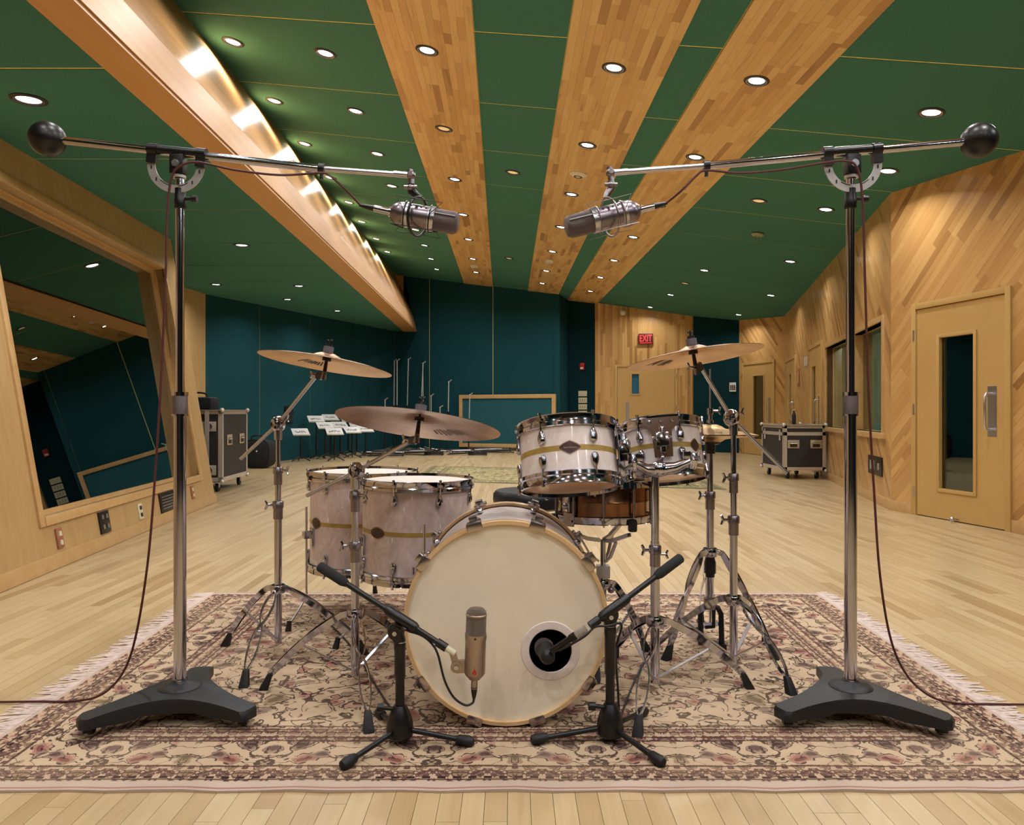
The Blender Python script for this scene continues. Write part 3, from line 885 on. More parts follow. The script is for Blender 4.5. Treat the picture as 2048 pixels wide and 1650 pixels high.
# long right wall
boarded_wall('wall_right', WF, 3.5, [rect(0.32, 1.9, 0, 2.08), rect(3.56, 4.93, 0, 2.08), rect(5.24, 8.67, 0.76, 1.92)], -PI / 4, 0, 33, lmin=0.4, lmax=1.2)
door(3, WF, 0.32, 1.9, 2.08, (0.91, 1.31, 0.36, 1.74), (1.62, 0.8, 1.2), 0.35)
door(4, WF, 3.56, 4.93, 2.08, (3.98, 4.36, 0.36, 1.72), (4.62, 0.8, 1.2), 3.59)
mb = MB()
WF.box(mb, 5.18, 5.24, 0.70, 1.98, -0.22, 0.02); WF.box(mb, 8.67, 8.73, 0.70, 1.98, -0.22, 0.02); WF.box(mb, 5.24, 8.67, 1.92, 1.98, -0.22, 0.02)
WF.box(mb, 7.05, 7.17, 0.76, 1.92, -0.22, 0.0)
win2 = struct(mb.build('window_2', MAT['trim'], bevel=0.004))
mb = MB(); WF.box(mb, 5.14, 8.77, 0.70, 0.76, -0.22, 0.06); mb.build('sill', MAT['trim'], win2, bevel=0.004)
for a, b in ((5.24, 7.05), (7.17, 8.67)):
    mb = MB(); WF.box(mb, a, b, 0.76, 1.92, -0.125, -0.115); mb.build('pane', MAT['glass3'], win2, smooth=False)
bo = struct(recess(WF, 4.98, 8.9, 0.0, 2.6, 1.9, MAT['booth'], None, 'wall_booth', -0.2))
mb = MB(); WF.box(mb, 5.02, 6.6, 0.0, 2.6, -2.09, -2.05); mb.build('fabric_panel', MAT['green'], bo, smooth=False)
mb = MB(); WF.box(mb, 4.99, 5.03, 0.0, 2.6, -1.5, -0.6); mb.build('fabric_panel', MAT['green'], bo, smooth=False)
wall_plate(WF, 8.35, 0.40, 0.62, 0.20, MAT['black'], 'black connector panel low on the right wall below the booth window', 'socket panel', ((0.18, 0.0, 0.06, 0.07), (-0.1, 0.0, 0.2, 0.1)), smat=MAT['plate'])
wall_plate(WF, 2.3, 1.62, 0.26, 0.32, MAT['plate_red'], 'red framed sign between the two far booth doors', 'sign', ((0, 0, 0.16, 0.2),), smat=MAT['trim'], name='wall_sign')
for i, u in enumerate((3.1, 3.32)):
    wall_plate(WF, u, 1.86, 0.10, 0.16, MAT['white'], '%s of two small white plates beside the far booth door' % ('farther', 'nearer')[i], 'wall plate')
mb = MB(); WF.box(mb, 1.9, 3.56, 0, 0.10, 0, 0.014); WF.box(mb, 4.93, WF.len, 0, 0.10, 0, 0.014); struct(mb.build('baseboard_right', MAT['trim'], bevel=0.003))
# near right wall with the large door
boarded_wall('wall_right_near', WN, 3.45, [rect(0.30, 1.41, 0, 2.0)], PI / 4, 230, 34, u1=3.2, lmin=0.4, lmax=1.3)
plain_wall('wall_right_front', WN, 3.6, MAT['veneer'], u0=3.2)
dn = door(6, WN, 0.30, 1.41, 2.0, (0.645, 1.03, 0.28, 1.65), (1.22, 0.80, 1.16), 0.335, fw=0.055, depth=0.9, gl='glass2')
mb = MB(); WN.box(mb, 0.0, 0.30, 0, 0.10, 0, 0.014); WN.box(mb, 1.41, 3.2, 0, 0.10, 0, 0.014); struct(mb.build('baseboard_right_near', MAT['trim'], bevel=0.003))
q = WN.pt(0.853, 0.03, 0.006)
mb = MB(); mb.cyl(q, q + WN.n * 0.05, 0.008, n=10); mb.ball(q + WN.n * 0.06, 0.022, n=12, m=8); mb.build('door_stop', MAT['steel'], dn)
mb = MB()
pts = [(0.33 + 0.032 * i, 0.02 * math.sin(i * 1.7) + 0.012 * math.sin(i * 0.7)) for i in range(33)]
vs = [WN.pt(u, 0.05, -0.55 + o) for u, o in pts] + [WN.pt(u, 1.95, -0.55 + o) for u, o in pts]
mb.add(vs, [(i, i + 1, i + 34, i + 33) for i in range(32)])
cu = mb.build('curtain', MAT['curtain']); tag(cu, 'grey pleated curtain behind the glass of the large right door', 'curtain')
# walls behind the camera
for nm, a, b, m in (('wall_left_front', (-5.0, -4.4), (-2.37, 0.5), 'veneer'), ('wall_right_behind', (4.904, 2.0), (5.2, -4.4), 'wall_wood_plain'), ('wall_front', (5.2, -4.4), (-5.0, -4.4), 'teal')):
    plain_wall(nm, Wall(a, b), 5.0, MAT['teal_dark'] if m != 'teal' else MAT['curtain'])
mb = MB()
pts = [(-4.9 + 0.05 * i, -4.2 + 0.06 * math.sin(i * 1.5) + 0.03 * math.sin(i * 0.6)) for i in range(200)]
n = len(pts)
mb.add([V3(x, y, 0.02) for x, y in pts] + [V3(x, y, 3.0) for x, y in pts], [(i, i + 1, i + 1 + n, i + n) for i in range(n - 1)])
tag(mb.build('stage_curtain', MAT['curtain']), 'long grey pleated curtain along the wall behind the camera', 'curtain')

# ---- downlights
def make_downlight(lit):
    r = thing('downlight', (0, 0, 0), 'x', 'downlight')
    mb = MB(); mb.lathe([(0.062, 0.0), (0.066, -0.005), (0.086, -0.007), (0.094, -0.003), (0.094, 0.004), (0.062, 0.004)], 28, closed=True); mb.build('trim_ring', MAT['trim_black'], r)
    mb = MB(); mb.lathe([(0.070, -0.0075), (0.073, -0.0085), (0.076, -0.0075), (0.073, -0.006)], 28, closed=True); mb.build('bright_rim', MAT['steel'], r)
    mb = MB(); mb.lathe([(0.0005, -0.004), (0.03, -0.0035), (0.052, -0.001), (0.062, 0.002)], 28)
    mb.build('lens', MAT['lens' if lit else 'lens_off'], r)
    if lit:
        ld = bpy.data.lights.new('bulb', 'AREA'); ld.shape = 'DISK'; ld.size = 0.12; ld.energy = DOWNLIGHT_W; ld.color = LAMP_COLOUR; ld.spread = math.radians(150)
        lo = bpy.data.objects.new('bulb', ld); COL.objects.link(lo); lo.parent = r; lo.location = (0, 0, -0.012)
    return r
proto = {True: make_downlight(True), False: make_downlight(False)}
used = {True: False, False: False}
ORD = ['first', 'second', 'third', 'fourth', 'fifth', 'sixth', 'seventh', 'eighth', 'ninth', 'tenth', 'eleventh', 'twelfth']
def put_light(x, d, low, lit, label, group, green=False):
    r = proto[lit] if not used[lit] else copy_tree(proto[lit])
    used[lit] = True
    if low: z, nn = ZL(d), V3(0, -0.0294, 1)
    else: z, nn = ZM(x, d), V3(0.1725, -0.0294, 1)
    r.location = (x, d, z - (0.006 if green else 0.0175))
    r.rotation_mode = 'QUATERNION'; r.rotation_quaternion = V3(0, 0, 1).rotation_difference(nn)
    tag(r, label, 'downlight', group)
rows = [
 ('the left wooden ceiling strip', [(-0.68, 6.0), (-0.74, 9.7), (-0.76, 11.66), (-0.79, 13.6), (-0.82, 15.64), (-0.84, 17.43)]),
 ('the middle wooden ceiling strip', [(0.78, 5.74), (0.76, 7.56), (0.75, 9.46), (0.74, 11.36), (0.72, 13.38), (0.71, 15.56), (0.70, 17.38)]),
 ('the right wooden ceiling strip', [(1.81, 5.55), (1.80, 7.37), (1.81, 9.28), (1.81, 11.2), (1.80, 13.23), (1.79, 15.21), (1.81, 17.31)]),
 ('the green row beside the left wooden strip', [(-1.60, 6.43), (-1.62, 7.77), (-1.65, 9.19), (-1.71, 10.67), (-1.74, 12.2), (-1.75, 13.6), (-1.76, 15.07), (-1.8, 16.66), (-1.82, 18.12)]),
 ('the green row along the wooden beam', [(-2.43, 6.53), (-2.50, 7.89), (-2.57, 9.3), (-2.62, 10.8), (-2.67, 12.26), (-2.75, 13.73), (-2.77, 15.29), (-2.78, 16.73)]),
 ('the right green ceiling along the long wall', [(3.13, 5.6), (3.46, 6.9), (3.49, 8.34), (4.11, 11.08), (4.84, 14.03), (5.16, 17.08)]),
 ('the right green ceiling nearer the exit wall', [(3.28, 12.79), (3.37, 15.94), (3.37, 18.3)]),
]
for nm, ps in rows:
    for i, (x, d) in enumerate(ps):
        put_light(x, d, False, True, 'lit recessed downlight, %s from the front in %s' % (ORD[i], nm), 'lit downlights in ' + nm, 'green' in nm)
for i, (x, d) in enumerate([(-2.70, 4.19), (-3.02, 8.38), (-4.53, 11.48), (-3.31, 11.65), (-4.0, 13.37), (-3.56, 15.29)]):
    put_light(x, d, True, True, 'lit recessed downlight, %s from the front in the low left ceiling' % ORD[i], 'lit downlights in the low left ceiling', True)
for (x, d, nm) in ((-0.71, 7.81, 'unlit downlight between lit ones in the left wooden strip'), (0.01, 8.99, 'nearer dim downlight in the middle green strip'), (-0.06, 14.89, 'farther dim downlight in the middle green strip'), (2.78, 8.45, 'nearer dim downlight in the right green ceiling'), (3.30, 14.31, 'farther dim downlight in the right green ceiling')):
    put_light(x, d, False, False, nm, 'dim downlights', 'green' in nm)
front = [('continuing the left wooden strip', [(-0.65, 4.1), (-0.62, 2.2), (-0.6, 0.3), (-0.58, -1.8)], 0), ('continuing the middle wooden strip', [(0.78, 3.9), (0.78, 2.0), (0.78, 0.1), (0.78, -2.0)], 0),
         ('continuing the right wooden strip', [(1.81, 3.7), (1.81, 1.8), (1.81, -0.1), (1.81, -2.2)], 0), ('continuing the green row beside the beam', [(-1.58, 5.0), (-1.56, 3.4), (-1.54, 1.2), (-1.5, -1.0)], 0),
         ('continuing the right green ceiling', [(3.2, 3.9), (3.3, 1.6), (3.3, -1.0)], 0), ('continuing the low left ceiling', [(-2.3, -1.0)], 1)]
for nm, ps, low in front:
    for i, (x, d) in enumerate(ps):
        put_light(x, d, bool(low), True, 'unseen downlight above the picture, %s %s' % (ORD[i], nm), 'downlights over the front of the room', 'green' in nm or 'low' in nm)
# detector and blank plates on the ceiling
def ceiling_disc(name, x, d, rad, label, cat, mat):
    z = ZM(x, d) - 0.0155
    r = thing(name, (x, d, z), label, cat)
    M = axis_matrix((x, d, z), (-0.1725, 0.0294, -1))
    mb = MB(); mb.lathe([(0.0005, 0.035), (rad * 0.6, 0.034), (rad * 0.85, 0.022), (rad, 0.01), (rad, 0)], 24, M); mb.build('housing', mat, r)
    mb = MB(); mb.lathe([(rad * 0.3, 0.036), (rad * 0.5, 0.037), (rad * 0.5, 0.033), (rad * 0.3, 0.033)], 20, M, closed=True); mb.build('vent_ring', MAT['trim_black'], r)
ceiling_disc('smoke_detector', 0.76, 8.57, 0.10, 'round cream smoke detector in the middle wooden ceiling strip', 'smoke detector', MAT['white'])
ceiling_disc('ceiling_cover', 3.22, 9.83, 0.08, 'pale round blank cover in the right green ceiling', 'ceiling cover', pmat('pale_green_cover', (150, 160, 120), 0.6))
for x, d, nm in ((0.72, 14.4, 'middle'), (-0.83, 16.6, 'left')):
    z = ZM(x, d) - 0.02
    mb = MB(); mb.box((x, d, z), (0.16, 0.30, 0.02)); o = mb.build('ceiling_fitting', MAT['white'], None, bevel=0.004, loc=(x, d, z))  # plain white box for a pale rectangle on the strip
    tag(o, 'small white box fitting in the %s wooden ceiling strip' % nm, 'ceiling fitting')

# unseen lamps added to brighten the booth and the control room
for (W, u, w, o_, e, label) in ((WF, 6.9, 2.5, -1.1, 60.0, 'unseen ceiling lamp added inside the booth behind the right window'), (WL, 5.6, 2.8, -1.8, 4.0, 'dim unseen lamp added inside the control room')):
    q = W.pt(u, w, o_)
    r = thing('unseen_lamp', q, label, 'lamp')
    mb = MB(); mb.lathe([(0.08, 0.0), (0.12, 0.0), (0.12, 0.03), (0.08, 0.03)], 20, Matrix.Translation(q), closed=True); mb.build('trim_ring', MAT['trim_black'], r)
    ld = bpy.data.lights.new('bulb', 'AREA'); ld.shape = 'DISK'; ld.size = 0.16; ld.energy = e; ld.color = LAMP_COLOUR
    lo = bpy.data.objects.new('bulb', ld); COL.objects.link(lo); lo.parent = r; lo.location = (0, 0, -0.01)

# ------------------------------------------------------------------ rugs
RZ = 0.007                                                   # top of the pile
def rug(name, corners, hx, hy, mat, label, th, fringe=True):
    """corners: near left, near right, far right, far left"""
    cx = sum(c[0] for c in corners) / 4; cy = sum(c[1] for c in corners) / 4
    r = thing(name, (cx, cy, 0), label, 'rug')
    mb = MB(); nx, ny = 32, 22
    def pos(s, t):
        a = Vector(corners[0]).lerp(Vector(corners[1]), s); b = Vector(corners[3]).lerp(Vector(corners[2]), s)
        return a.lerp(b, t)
    vs, uv = [], []
    for j in range(ny + 1):
        for i in range(nx + 1):
            s, t = i / nx, j / ny
            p = pos(s, t)
            edge = 0.004 * math.sin(i * 2.1) * (1 if j in (0, ny) else 0)
            vs.append((p.x, p.y + edge, th + 0.0012 * math.sin(i * 1.3 + j * 0.9)))
            uv.append(((2 * s - 1) * hx, (2 * t - 1) * hy))
    fs = [(j * (nx + 1) + i, j * (nx + 1) + i + 1, (j + 1) * (nx + 1) + i + 1, (j + 1) * (nx + 1) + i) for j in range(ny) for i in range(nx)]
    n0 = len(vs)
    ring = [i for i in range(nx + 1)] + [j * (nx + 1) + nx for j in range(1, ny + 1)] + [ny * (nx + 1) + i for i in range(nx - 1, -1, -1)] + [j * (nx + 1) for j in range(ny - 1, 0, -1)]
    for k in ring: vs.append((vs[k][0], vs[k][1], 0.0005)); uv.append(uv[k])
    m = len(ring)
    fs += [(ring[k], n0 + k, n0 + (k + 1) % m, ring[(k + 1) % m]) for k in range(m)]
    mb.add(vs, fs, None, 0, uv); mb.build('pile', mat, r)
    if fringe:
        g = random.Random(5)
        for side in (0, 1):
            mb = MB()
            for k in range(330):
                t = (k + g.random() * 0.6) / 330
                p = pos(side, t); dx = -1 if side == 0 else 1
                L = g.uniform(0.065, 0.115); sk = g.uniform(-0.03, 0.03); w = 0.0022
                pts = [V3(p.x, p.y, 0.006), V3(p.x + dx * L * 0.35, p.y + sk * 0.2, 0.005), V3(p.x + dx * L * 0.7, p.y + sk * 0.9, 0.003), V3(p.x + dx * L, p.y + sk * 1.2, 0.002)]
                vs = []
                for q in pts: vs += [q + V3(0, -w, 0), q + V3(0, 0, 0.002), q + V3(0, w, 0)]
                mb.add(vs, [f for i in range(3) for f in ((3 * i, 3 * i + 3, 3 * i + 4, 3 * i + 1), (3 * i + 1, 3 * i + 4, 3 * i + 5, 3 * i + 2))])
            mb.build('fringe', MAT['fringe'], r, kind='stuff')
    return r
rug('oriental_rug', [(-1.51, 1.914), (1.525, 1.914), (1.625, 4.02), (-1.595, 4.02)], 1.56, 1.05, MAT['rug'], 'worn beige and rust oriental rug with fringed ends under the drum kit', RZ)
rug('green_rug', [(-1.45, 10.65), (2.70, 9.42), (2.80, 12.4), (-1.45, 13.55)], 2.1, 1.45, MAT['rug2'], 'olive green patterned rug lying bare on the floor behind the drums', 0.006, False)

# ------------------------------------------------------------------ tall boom microphone stands
def smooth_outline(legs, R, w, rin):
    pts = []
    n = len(legs)
    for i, a in enumerate(legs):
        ca, sa = math.cos(a), math.sin(a)
        tipR = V3(R * ca + w * sa, R * sa - w * ca, 0); tipL = V3(R * ca - w * sa, R * sa + w * ca, 0)
        b = legs[(i + 1) % n]
        if b < a: b += 2 * PI
        nb = V3(R * math.cos(b) + w * math.sin(b), R * math.sin(b) - w * math.cos(b), 0)
        m = (a + b) / 2
        ctl = V3(rin * math.cos(m), rin * math.sin(m), 0)
        pts += [tipR, V3((R + 0.012) * ca + w * 0.6 * sa, (R + 0.012) * sa - w * 0.6 * ca, 0), V3((R + 0.012) * ca - w * 0.6 * sa, (R + 0.012) * sa + w * 0.6 * ca, 0)]
        for k in range(0, 9):
            t = k / 9
            pts.append(tipL * (1 - t) ** 2 + ctl * 2 * t * (1 - t) + nb * t * t)
    return pts

def tall_stand(X, Y, legs, boom, side):
    """boom: pixel points ball, collar left end, collar right end, inner tube start, tip"""
    nm = 'left' if side < 0 else 'right'
    r = thing('microphone_stand', (X, Y, 0), 'tall chrome boom microphone stand with black three-legged base on the %s' % nm, 'microphone stand', 'tall boom stands either side of the kit')
    # cast base
    mb = MB(); n3 = None
    o = smooth_outline(legs, 0.275, 0.036, 0.035)
    def ztop(p): return 0.098 - 0.075 * max(0, math.hypot(p.x, p.y) - 0.06) / 0.22 * 0.42
    lo = [V3(X + p.x, Y + p.y, 0.036 + (0.012 if math.hypot(p.x, p.y) < 0.15 else 0)) for p in o]
    mid = [V3(X + p.x, Y + p.y, ztop(p) - 0.010) for p in o]
    top = [V3(X + p.x * 0.972, Y + p.y * 0.972, ztop(p)) for p in o]
    k = len(o); vs = lo + mid + top + [V3(X, Y, 0.105), V3(X, Y, 0.045)]
    fs = []
    for i in range(k):
        j = (i + 1) % k
        fs += [(i, j, k + j, k + i), (k + i, k + j, 2 * k + j, 2 * k + i), (2 * k + i, 2 * k + j, 3 * k), (j, i, 3 * k + 1)]
    mb.add(vs, fs); mb.build('base', MAT['cast'], r)
    for a in legs:
        c = V3(X + 0.255 * math.cos(a), Y + 0.255 * math.sin(a), 0)
        mb = MB(); mb.cyl(c + V3(0, 0, 0.026), c + V3(0, 0, 0.045), 0.012, n=12); mb.box(c + V3(0, 0, 0.024), (0.028, 0.022, 0.014)); ca = mb.build('caster', MAT['cast'], r)
        mb = MB(); mb.cyl(c + V3(-0.009, 0.008, 0.0185 + RZ * 0.6), c + V3(0.009, 0.008, 0.0185 + RZ * 0.6), 0.0145, n=16); mb.build('wheel', MAT['steel'], ca)
    M = Matrix.Translation((X, Y, 0))
    mb = MB(); mb.lathe([(0.066, 0.085), (0.066, 0.097), (0.058, 0.104), (0.03, 0.110), (0.022, 0.118), (0.0, 0.118)], 32, M); mb.build('base_collar', MAT['cast'], r)
    mb = MB(); mb.lathe([(0.0195, 0.10), (0.0195, 0.122), (0.024, 0.122), (0.024, 0.112)], 24, M); mb.build('base_nut', MAT['chrome'], r)
    mb = MB(); mb.lathe([(0.0192, 0.11), (0.0192, 1.03), (0, 1.03)], 28, M); mb.build('lower_tube', MAT['chrome'], r)
    zc = P(0, 808, Y).z
    mb = MB(); mb.lathe([(0.0225, zc - 0.037), (0.0235, zc - 0.034), (0.0235, zc + 0.034), (0.0225, zc + 0.037), (0, zc + 0.037)], 28, M); cl = mb.build('clutch', MAT['knurl'], r)
    for dz in (-0.035, 0.035, 0.029):
        mb = MB(); mb.lathe([(0.022, zc + dz - 0.003), (0.0245, zc + dz - 0.003), (0.0245, zc + dz + 0.003), (0.022, zc + dz + 0.003)], 28, M, closed=True); mb.build('clutch_ring', MAT['chrome'], cl)
    zt = P(0, 345, Y).z
    mb = MB(); mb.lathe([(0.0135, 1.0), (0.0135, zt + 0.02), (0, zt + 0.02)], 24, M); mb.build('upper_tube', MAT['chrome'], r)
    z0, z1 = P(0, 418, Y).z, P(0, 378, Y).z
    mb = MB(); mb.lathe([(0.0165, z0), (0.0185, z0 + 0.003), (0.0185, z0 + 0.03), (0.0175, z0 + 0.033), (0.0175, z1), (0.014, z1 + 0.002)], 24, M); sl = mb.build('sleeve', MAT['black'], r)
    mb = MB(); s_ = 1; mb.cyl((X + 0.015, Y, z0 + 0.032), (X + 0.045, Y, z0 + 0.032), 0.006, n=10); mb.cyl((X + 0.038, Y, z0 + 0.032), (X + 0.055, Y, z0 + 0.032), 0.011, n=14); mb.build('sleeve_knob', MAT['black'], sl)
    # boom
    ball, ca_, cb_, inner, tip = [P(a, b, Y - 0.012) for a, b in boom]
    ax = (tip - ball).normalized()
    mb = MB(); mb.ball(ball, 0.0545, n=32, m=20); mb.build('counterweight', MAT['black'], r)
    mb = MB(); mb.cyl(ball + ax * 0.045, inner, 0.0125, n=24); mb.build('boom_tube', MAT['chrome'], r)
    mb = MB(); mb.cyl(inner - ax * 0.02, tip, 0.0085, n=20); mb.cyl(tip - ax * 0.055, tip - ax * 0.01, 0.0098, n=20); mb.build('boom_extension', MAT['steel'], r)
    mb = MB(); mb.cyl(inner - ax * 0.012, inner + ax * 0.006, 0.0165, n=20); mb.cyl(inner - ax * 0.003 + V3(0, 0, -0.012), inner - ax * 0.003 + V3(0, 0, -0.034), 0.006, n=10); mb.build('cable_clip', MAT['black'], r)
    mid = (ca_ + cb_) / 2
    dn = V3(0, 1, 0).cross(ax).normalized()
    if dn.z > 0: dn = -dn
    mb = MB(); mb.cyl(ca_, cb_, 0.0155, n=24)
    for e in (ca_, cb_):
        s = 1 if e is ca_ else -1
        mb.cyl(e, e + ax * (0.030 * s), 0.0185, n=24)
        c0 = e + ax * (0.015 * s)
        mb.ribbon([c0, c0 + dn * 0.044], ax, 0.015, 0.010)
    mb.build('boom_sleeve', MAT['black'], r)
    # half-round degree scale
    L = (cb_ - ca_).length / 2
    mb = MB(); seg = 28; cc = mid + dn * 0.040
    vs = []
    for i in range(seg + 1):
        t = PI * i / seg
        for rad in (L - 0.026, L - 0.001):
            for off in (-0.002, 0.002):
                vs.append(cc + ax * (-rad * math.cos(t)) + dn * (rad * math.sin(t)) + V3(0, off, 0))
    fs = []
    for i in range(seg):
        a, b = 4 * i, 4 * i + 4
        fs += [(a, b, b + 2, a + 2), (a + 1, a + 3, b + 3, b + 1), (a, a + 1, b + 1, b), (a + 2, b + 2, b + 3, a + 3)]
    fs += [(0, 2, 3, 1), (4 * seg, 4 * seg + 1, 4 * seg + 3, 4 * seg + 2)]
    mb.add(vs, fs); pr = mb.build('degree_scale', MAT['plate'], r)
    mb = MB()
    for t in (0.22, 0.75, PI - 0.75, PI - 0.22):
        q = cc + ax * (-(L - 0.014) * math.cos(t)) + dn * ((L - 0.014) * math.sin(t)) + V3(0, -0.003, 0)
        mb.box(q, (0.004, 0.001, 0.011), None)
    for t0, t1 in ((0.9, 1.35), (PI - 1.35, PI - 0.9)):
        mb.tube([cc + ax * (-(L - 0.0225) * math.cos(t)) + dn * ((L - 0.0225) * math.sin(t)) + V3(0, -0.002, 0) for t in [t0 + (t1 - t0) * i / 6 for i in range(7)]], 0.0014, 6)
    mb.build('scale_mark', MAT['ink'], pr)
    pv = V3(X, Y - 0.012, P(0, 335, Y).z)
    mb = MB(); mb.box(pv + V3(0, 0, 0.004), (0.044, 0.036, 0.062)); mb.build('pivot_block', MAT['black'], r, bevel=0.004)
    mb = MB(); mb.cyl(pv + V3(0, -0.016, 0.004), pv + V3(0, -0.026, 0.004), 0.0095, n=6); mb.cyl(pv + V3(0, -0.016, 0.004), pv + V3(0, -0.023, 0.004), 0.012, n=18); mb.build('pivot_bolt', MAT['steel'], r)
    mb = MB(); mb.lathe([(0.014, pv.z - 0.036), (0.021, pv.z - 0.036), (0.021, pv.z - 0.028), (0.014, pv.z - 0.028)], 20, Matrix.Translation((X, Y - 0.006, 0)), closed=True); mb.build('pivot_washer', MAT['plate'], r)
    # swivel at the tip
    mb = MB(); mb.ball(tip, 0.015, n=18, m=12); mb.cyl(tip + V3(-0.004, 0, 0.018), tip + V3(0.003, 0, -0.035), 0.0095, n=14); mb.cyl(tip + V3(0, -0.02, 0), tip + V3(0, 0.02, 0), 0.008, n=12); mb.build('swivel', MAT['nickel'], r)
    return tip

LS_Y = 2.395
la = [math.radians(a) for a in (-22, 98, 218)]
tipL = tall_stand(P(360, 0, LS_Y).x, LS_Y, la, [(95, 278), (297, 298), (413, 309), (645, 338), (822, 351)], -1)
ra = [math.radians(a) for a in (-38, 82, 202)]
tipR = tall_stand(P(1701, 0, LS_Y).x, LS_Y, ra, [(1958, 281), (1762, 297), (1645, 306), (1411, 332), (1221, 346)], 1)

# ------------------------------------------------------------------ overhead microphones in shock mounts
def overhead_mic(side, nose, tail, plug, tip, tone):
    Y = LS_Y - 0.012
    a, b = P(*tail, Y), P(*nose, Y)
    if side > 0: b.y -= 0.02
    ax = (b - a).normalized(); L = (b - a).length
    R = 0.0375
    nm = 'left' if side < 0 else 'right'
    r = thing('condenser_microphone', a, 'pewter grey large condenser microphone hanging from the %s boom' % nm, 'microphone', 'overhead microphones')
    M = axis_matrix(a, ax)
    s = L / 0.222
    mb = MB(); mb.lathe([(0.014, 0.0), (0.026, 0.008), (0.034, 0.022), (R, 0.034), (R, L * 0.64), (0, L * 0.64)], 36, M); mb.build('body', MAT['pewter'], r)
    mb = MB(); mb.lathe([(R + 0.0005, L * 0.06 + 0.03), (R + 0.0025, L * 0.06 + 0.032), (R + 0.0025, L * 0.06 + 0.046), (R + 0.0005, L * 0.06 + 0.048)], 36, M); mb.build('band', MAT['steel'], r)
    mb = MB(); mb.lathe([(R + 0.0005, L * 0.555), (R + 0.003, L * 0.56), (R + 0.003, L * 0.645), (R - 0.001, L * 0.65)], 36, M); mb.build('head_ring', MAT['steel'], r)
    mb = MB(); mb.lathe([(R - 0.0015, L * 0.645), (R - 0.0015, L - 0.016), (R - 0.008, L - 0.004), (R - 0.018, L), (0, L)], 36, M); gr = mb.build('grille', MAT['mesh'], r)
    up = V3(0, 0, 1) - ax * ax.z; up.normalize(); sd = ax.cross(up)
    if sd.y > 0: sd = -sd
    mb = MB(); q = sd * 0.92 + up * 0.40; mb.ribbon([a + ax * (L * 0.65) + q * (R - 0.0005), a + ax * (L - 0.012) + q * (R - 0.0005)], q.cross(ax), 0.0022, 0.0012); mb.build('grille_rib', MAT['steel'], gr)
    mb = MB()
    for i in range(4): mb.box(a + ax * (L * 0.30 + 0.016 * i) + (sd * 0.8 + up * 0.6) * (R + 0.0002), (0.006, 0.001, 0.006))
    mb.build('mark', MAT['ink'], r)
    c0 = P(*plug, Y)
    mb = MB(); mb.cyl(a + ax * 0.004, a.lerp(c0, 0.60), 0.0115, 0.0105, n=20); mb.cyl(a - ax * 0.004, a + ax * 0.004, 0.016, n=20); mb.build('connector', MAT['chrome'], r)
    mb = MB(); mb.tube([a.lerp(c0, 0.58), a.lerp(c0, 0.72), c0, c0 + (c0 - a).normalized() * 0.012], [0.0095, 0.0095, 0.006, 0.004], 16); mb.build('plug', MAT['black'], r)
    # shock mount
    metal = MAT[tone]
    ctr = a + ax * (L * 0.40)
    mname = 'dark' if tone == 'black' else 'nickel'
    h = thing('shock_mount', tip + V3(0, 0, -0.03), '%s wire shock mount ring around the %s overhead microphone' % (mname, nm), 'shock mount')
    tl = (ax + sd * 0.42 * (1 if side < 0 else 0.5)).normalized()
    e1 = (up - tl * up.dot(tl)).normalized(); e2 = tl.cross(e1)
    Rr = 0.061
    ring = [ctr + e1 * (Rr * math.cos(2 * PI * i / 40)) + e2 * (Rr * math.sin(2 * PI * i / 40)) for i in range(40)]
    mb = MB(); mb.tube(ring, 0.0042 if side < 0 else 0.0034, 10, closed=True); mb.build('ring', metal, h)
    t2 = ctr + e1 * Rr
    mb = MB(); mb.tube([tip + V3(0, 0, -0.028), tip + V3(0.002, 0, -0.05), (tip + V3(0, 0, -0.05)).lerp(t2, 0.5), t2], [0.0125, 0.0135, 0.011, 0.008], 14); mb.build('stem', metal if side < 0 else MAT['nickel'], h)
    mb = MB(); mb.cyl(tip + V3(-0.02, -0.012, -0.04), tip + V3(0.02, -0.012, -0.04), 0.006, n=10); mb.ball(tip + V3(0.0, -0.014, -0.042), 0.010, n=12, m=8); mb.build('thumb_screw', MAT['nickel'], h)
    for sgn in (-1, 1):                                     # inner cradle hoops with zigzag cords
        cc = ctr + ax * (0.040 * sgn)
        hoop = [cc + up * ((R + 0.005) * math.cos(2 * PI * i / 32)) + sd * ((R + 0.005) * math.sin(2 * PI * i / 32)) for i in range(32)]
        mb = MB(); mb.tube(hoop, 0.002, 6, closed=True); mb.build('cradle_hoop', MAT['black'] if side < 0 else metal, h)
    for i in range(4):
        t = PI / 4 + PI / 2 * i
        q = up * math.cos(t) + sd * math.sin(t)
        o1 = ctr + ax * 0.075 + q * (Rr + 0.004); o2 = ctr - ax * 0.072 + q * (Rr + 0.004)
        t1 = 2 * PI * i / 4 + 0.3
        q2 = up * math.cos(t + 0.7) + sd * math.sin(t + 0.7)
        mb = MB(); mb.tube([ctr + ax * 0.040 + q2 * (R + 0.006), o1, ctr + q * (Rr + 0.002), o2, ctr - ax * 0.040 + q2 * (R + 0.006)], 0.0016, 6); mb.build('cord', metal, h)
    return c0
plugL = overhead_mic(-1, (918, 448), (781, 424), (726, 412), tipL, 'black')
plugR = overhead_mic(1, (1130, 459), (1279, 420), (1327, 408), tipR, 'nickel')

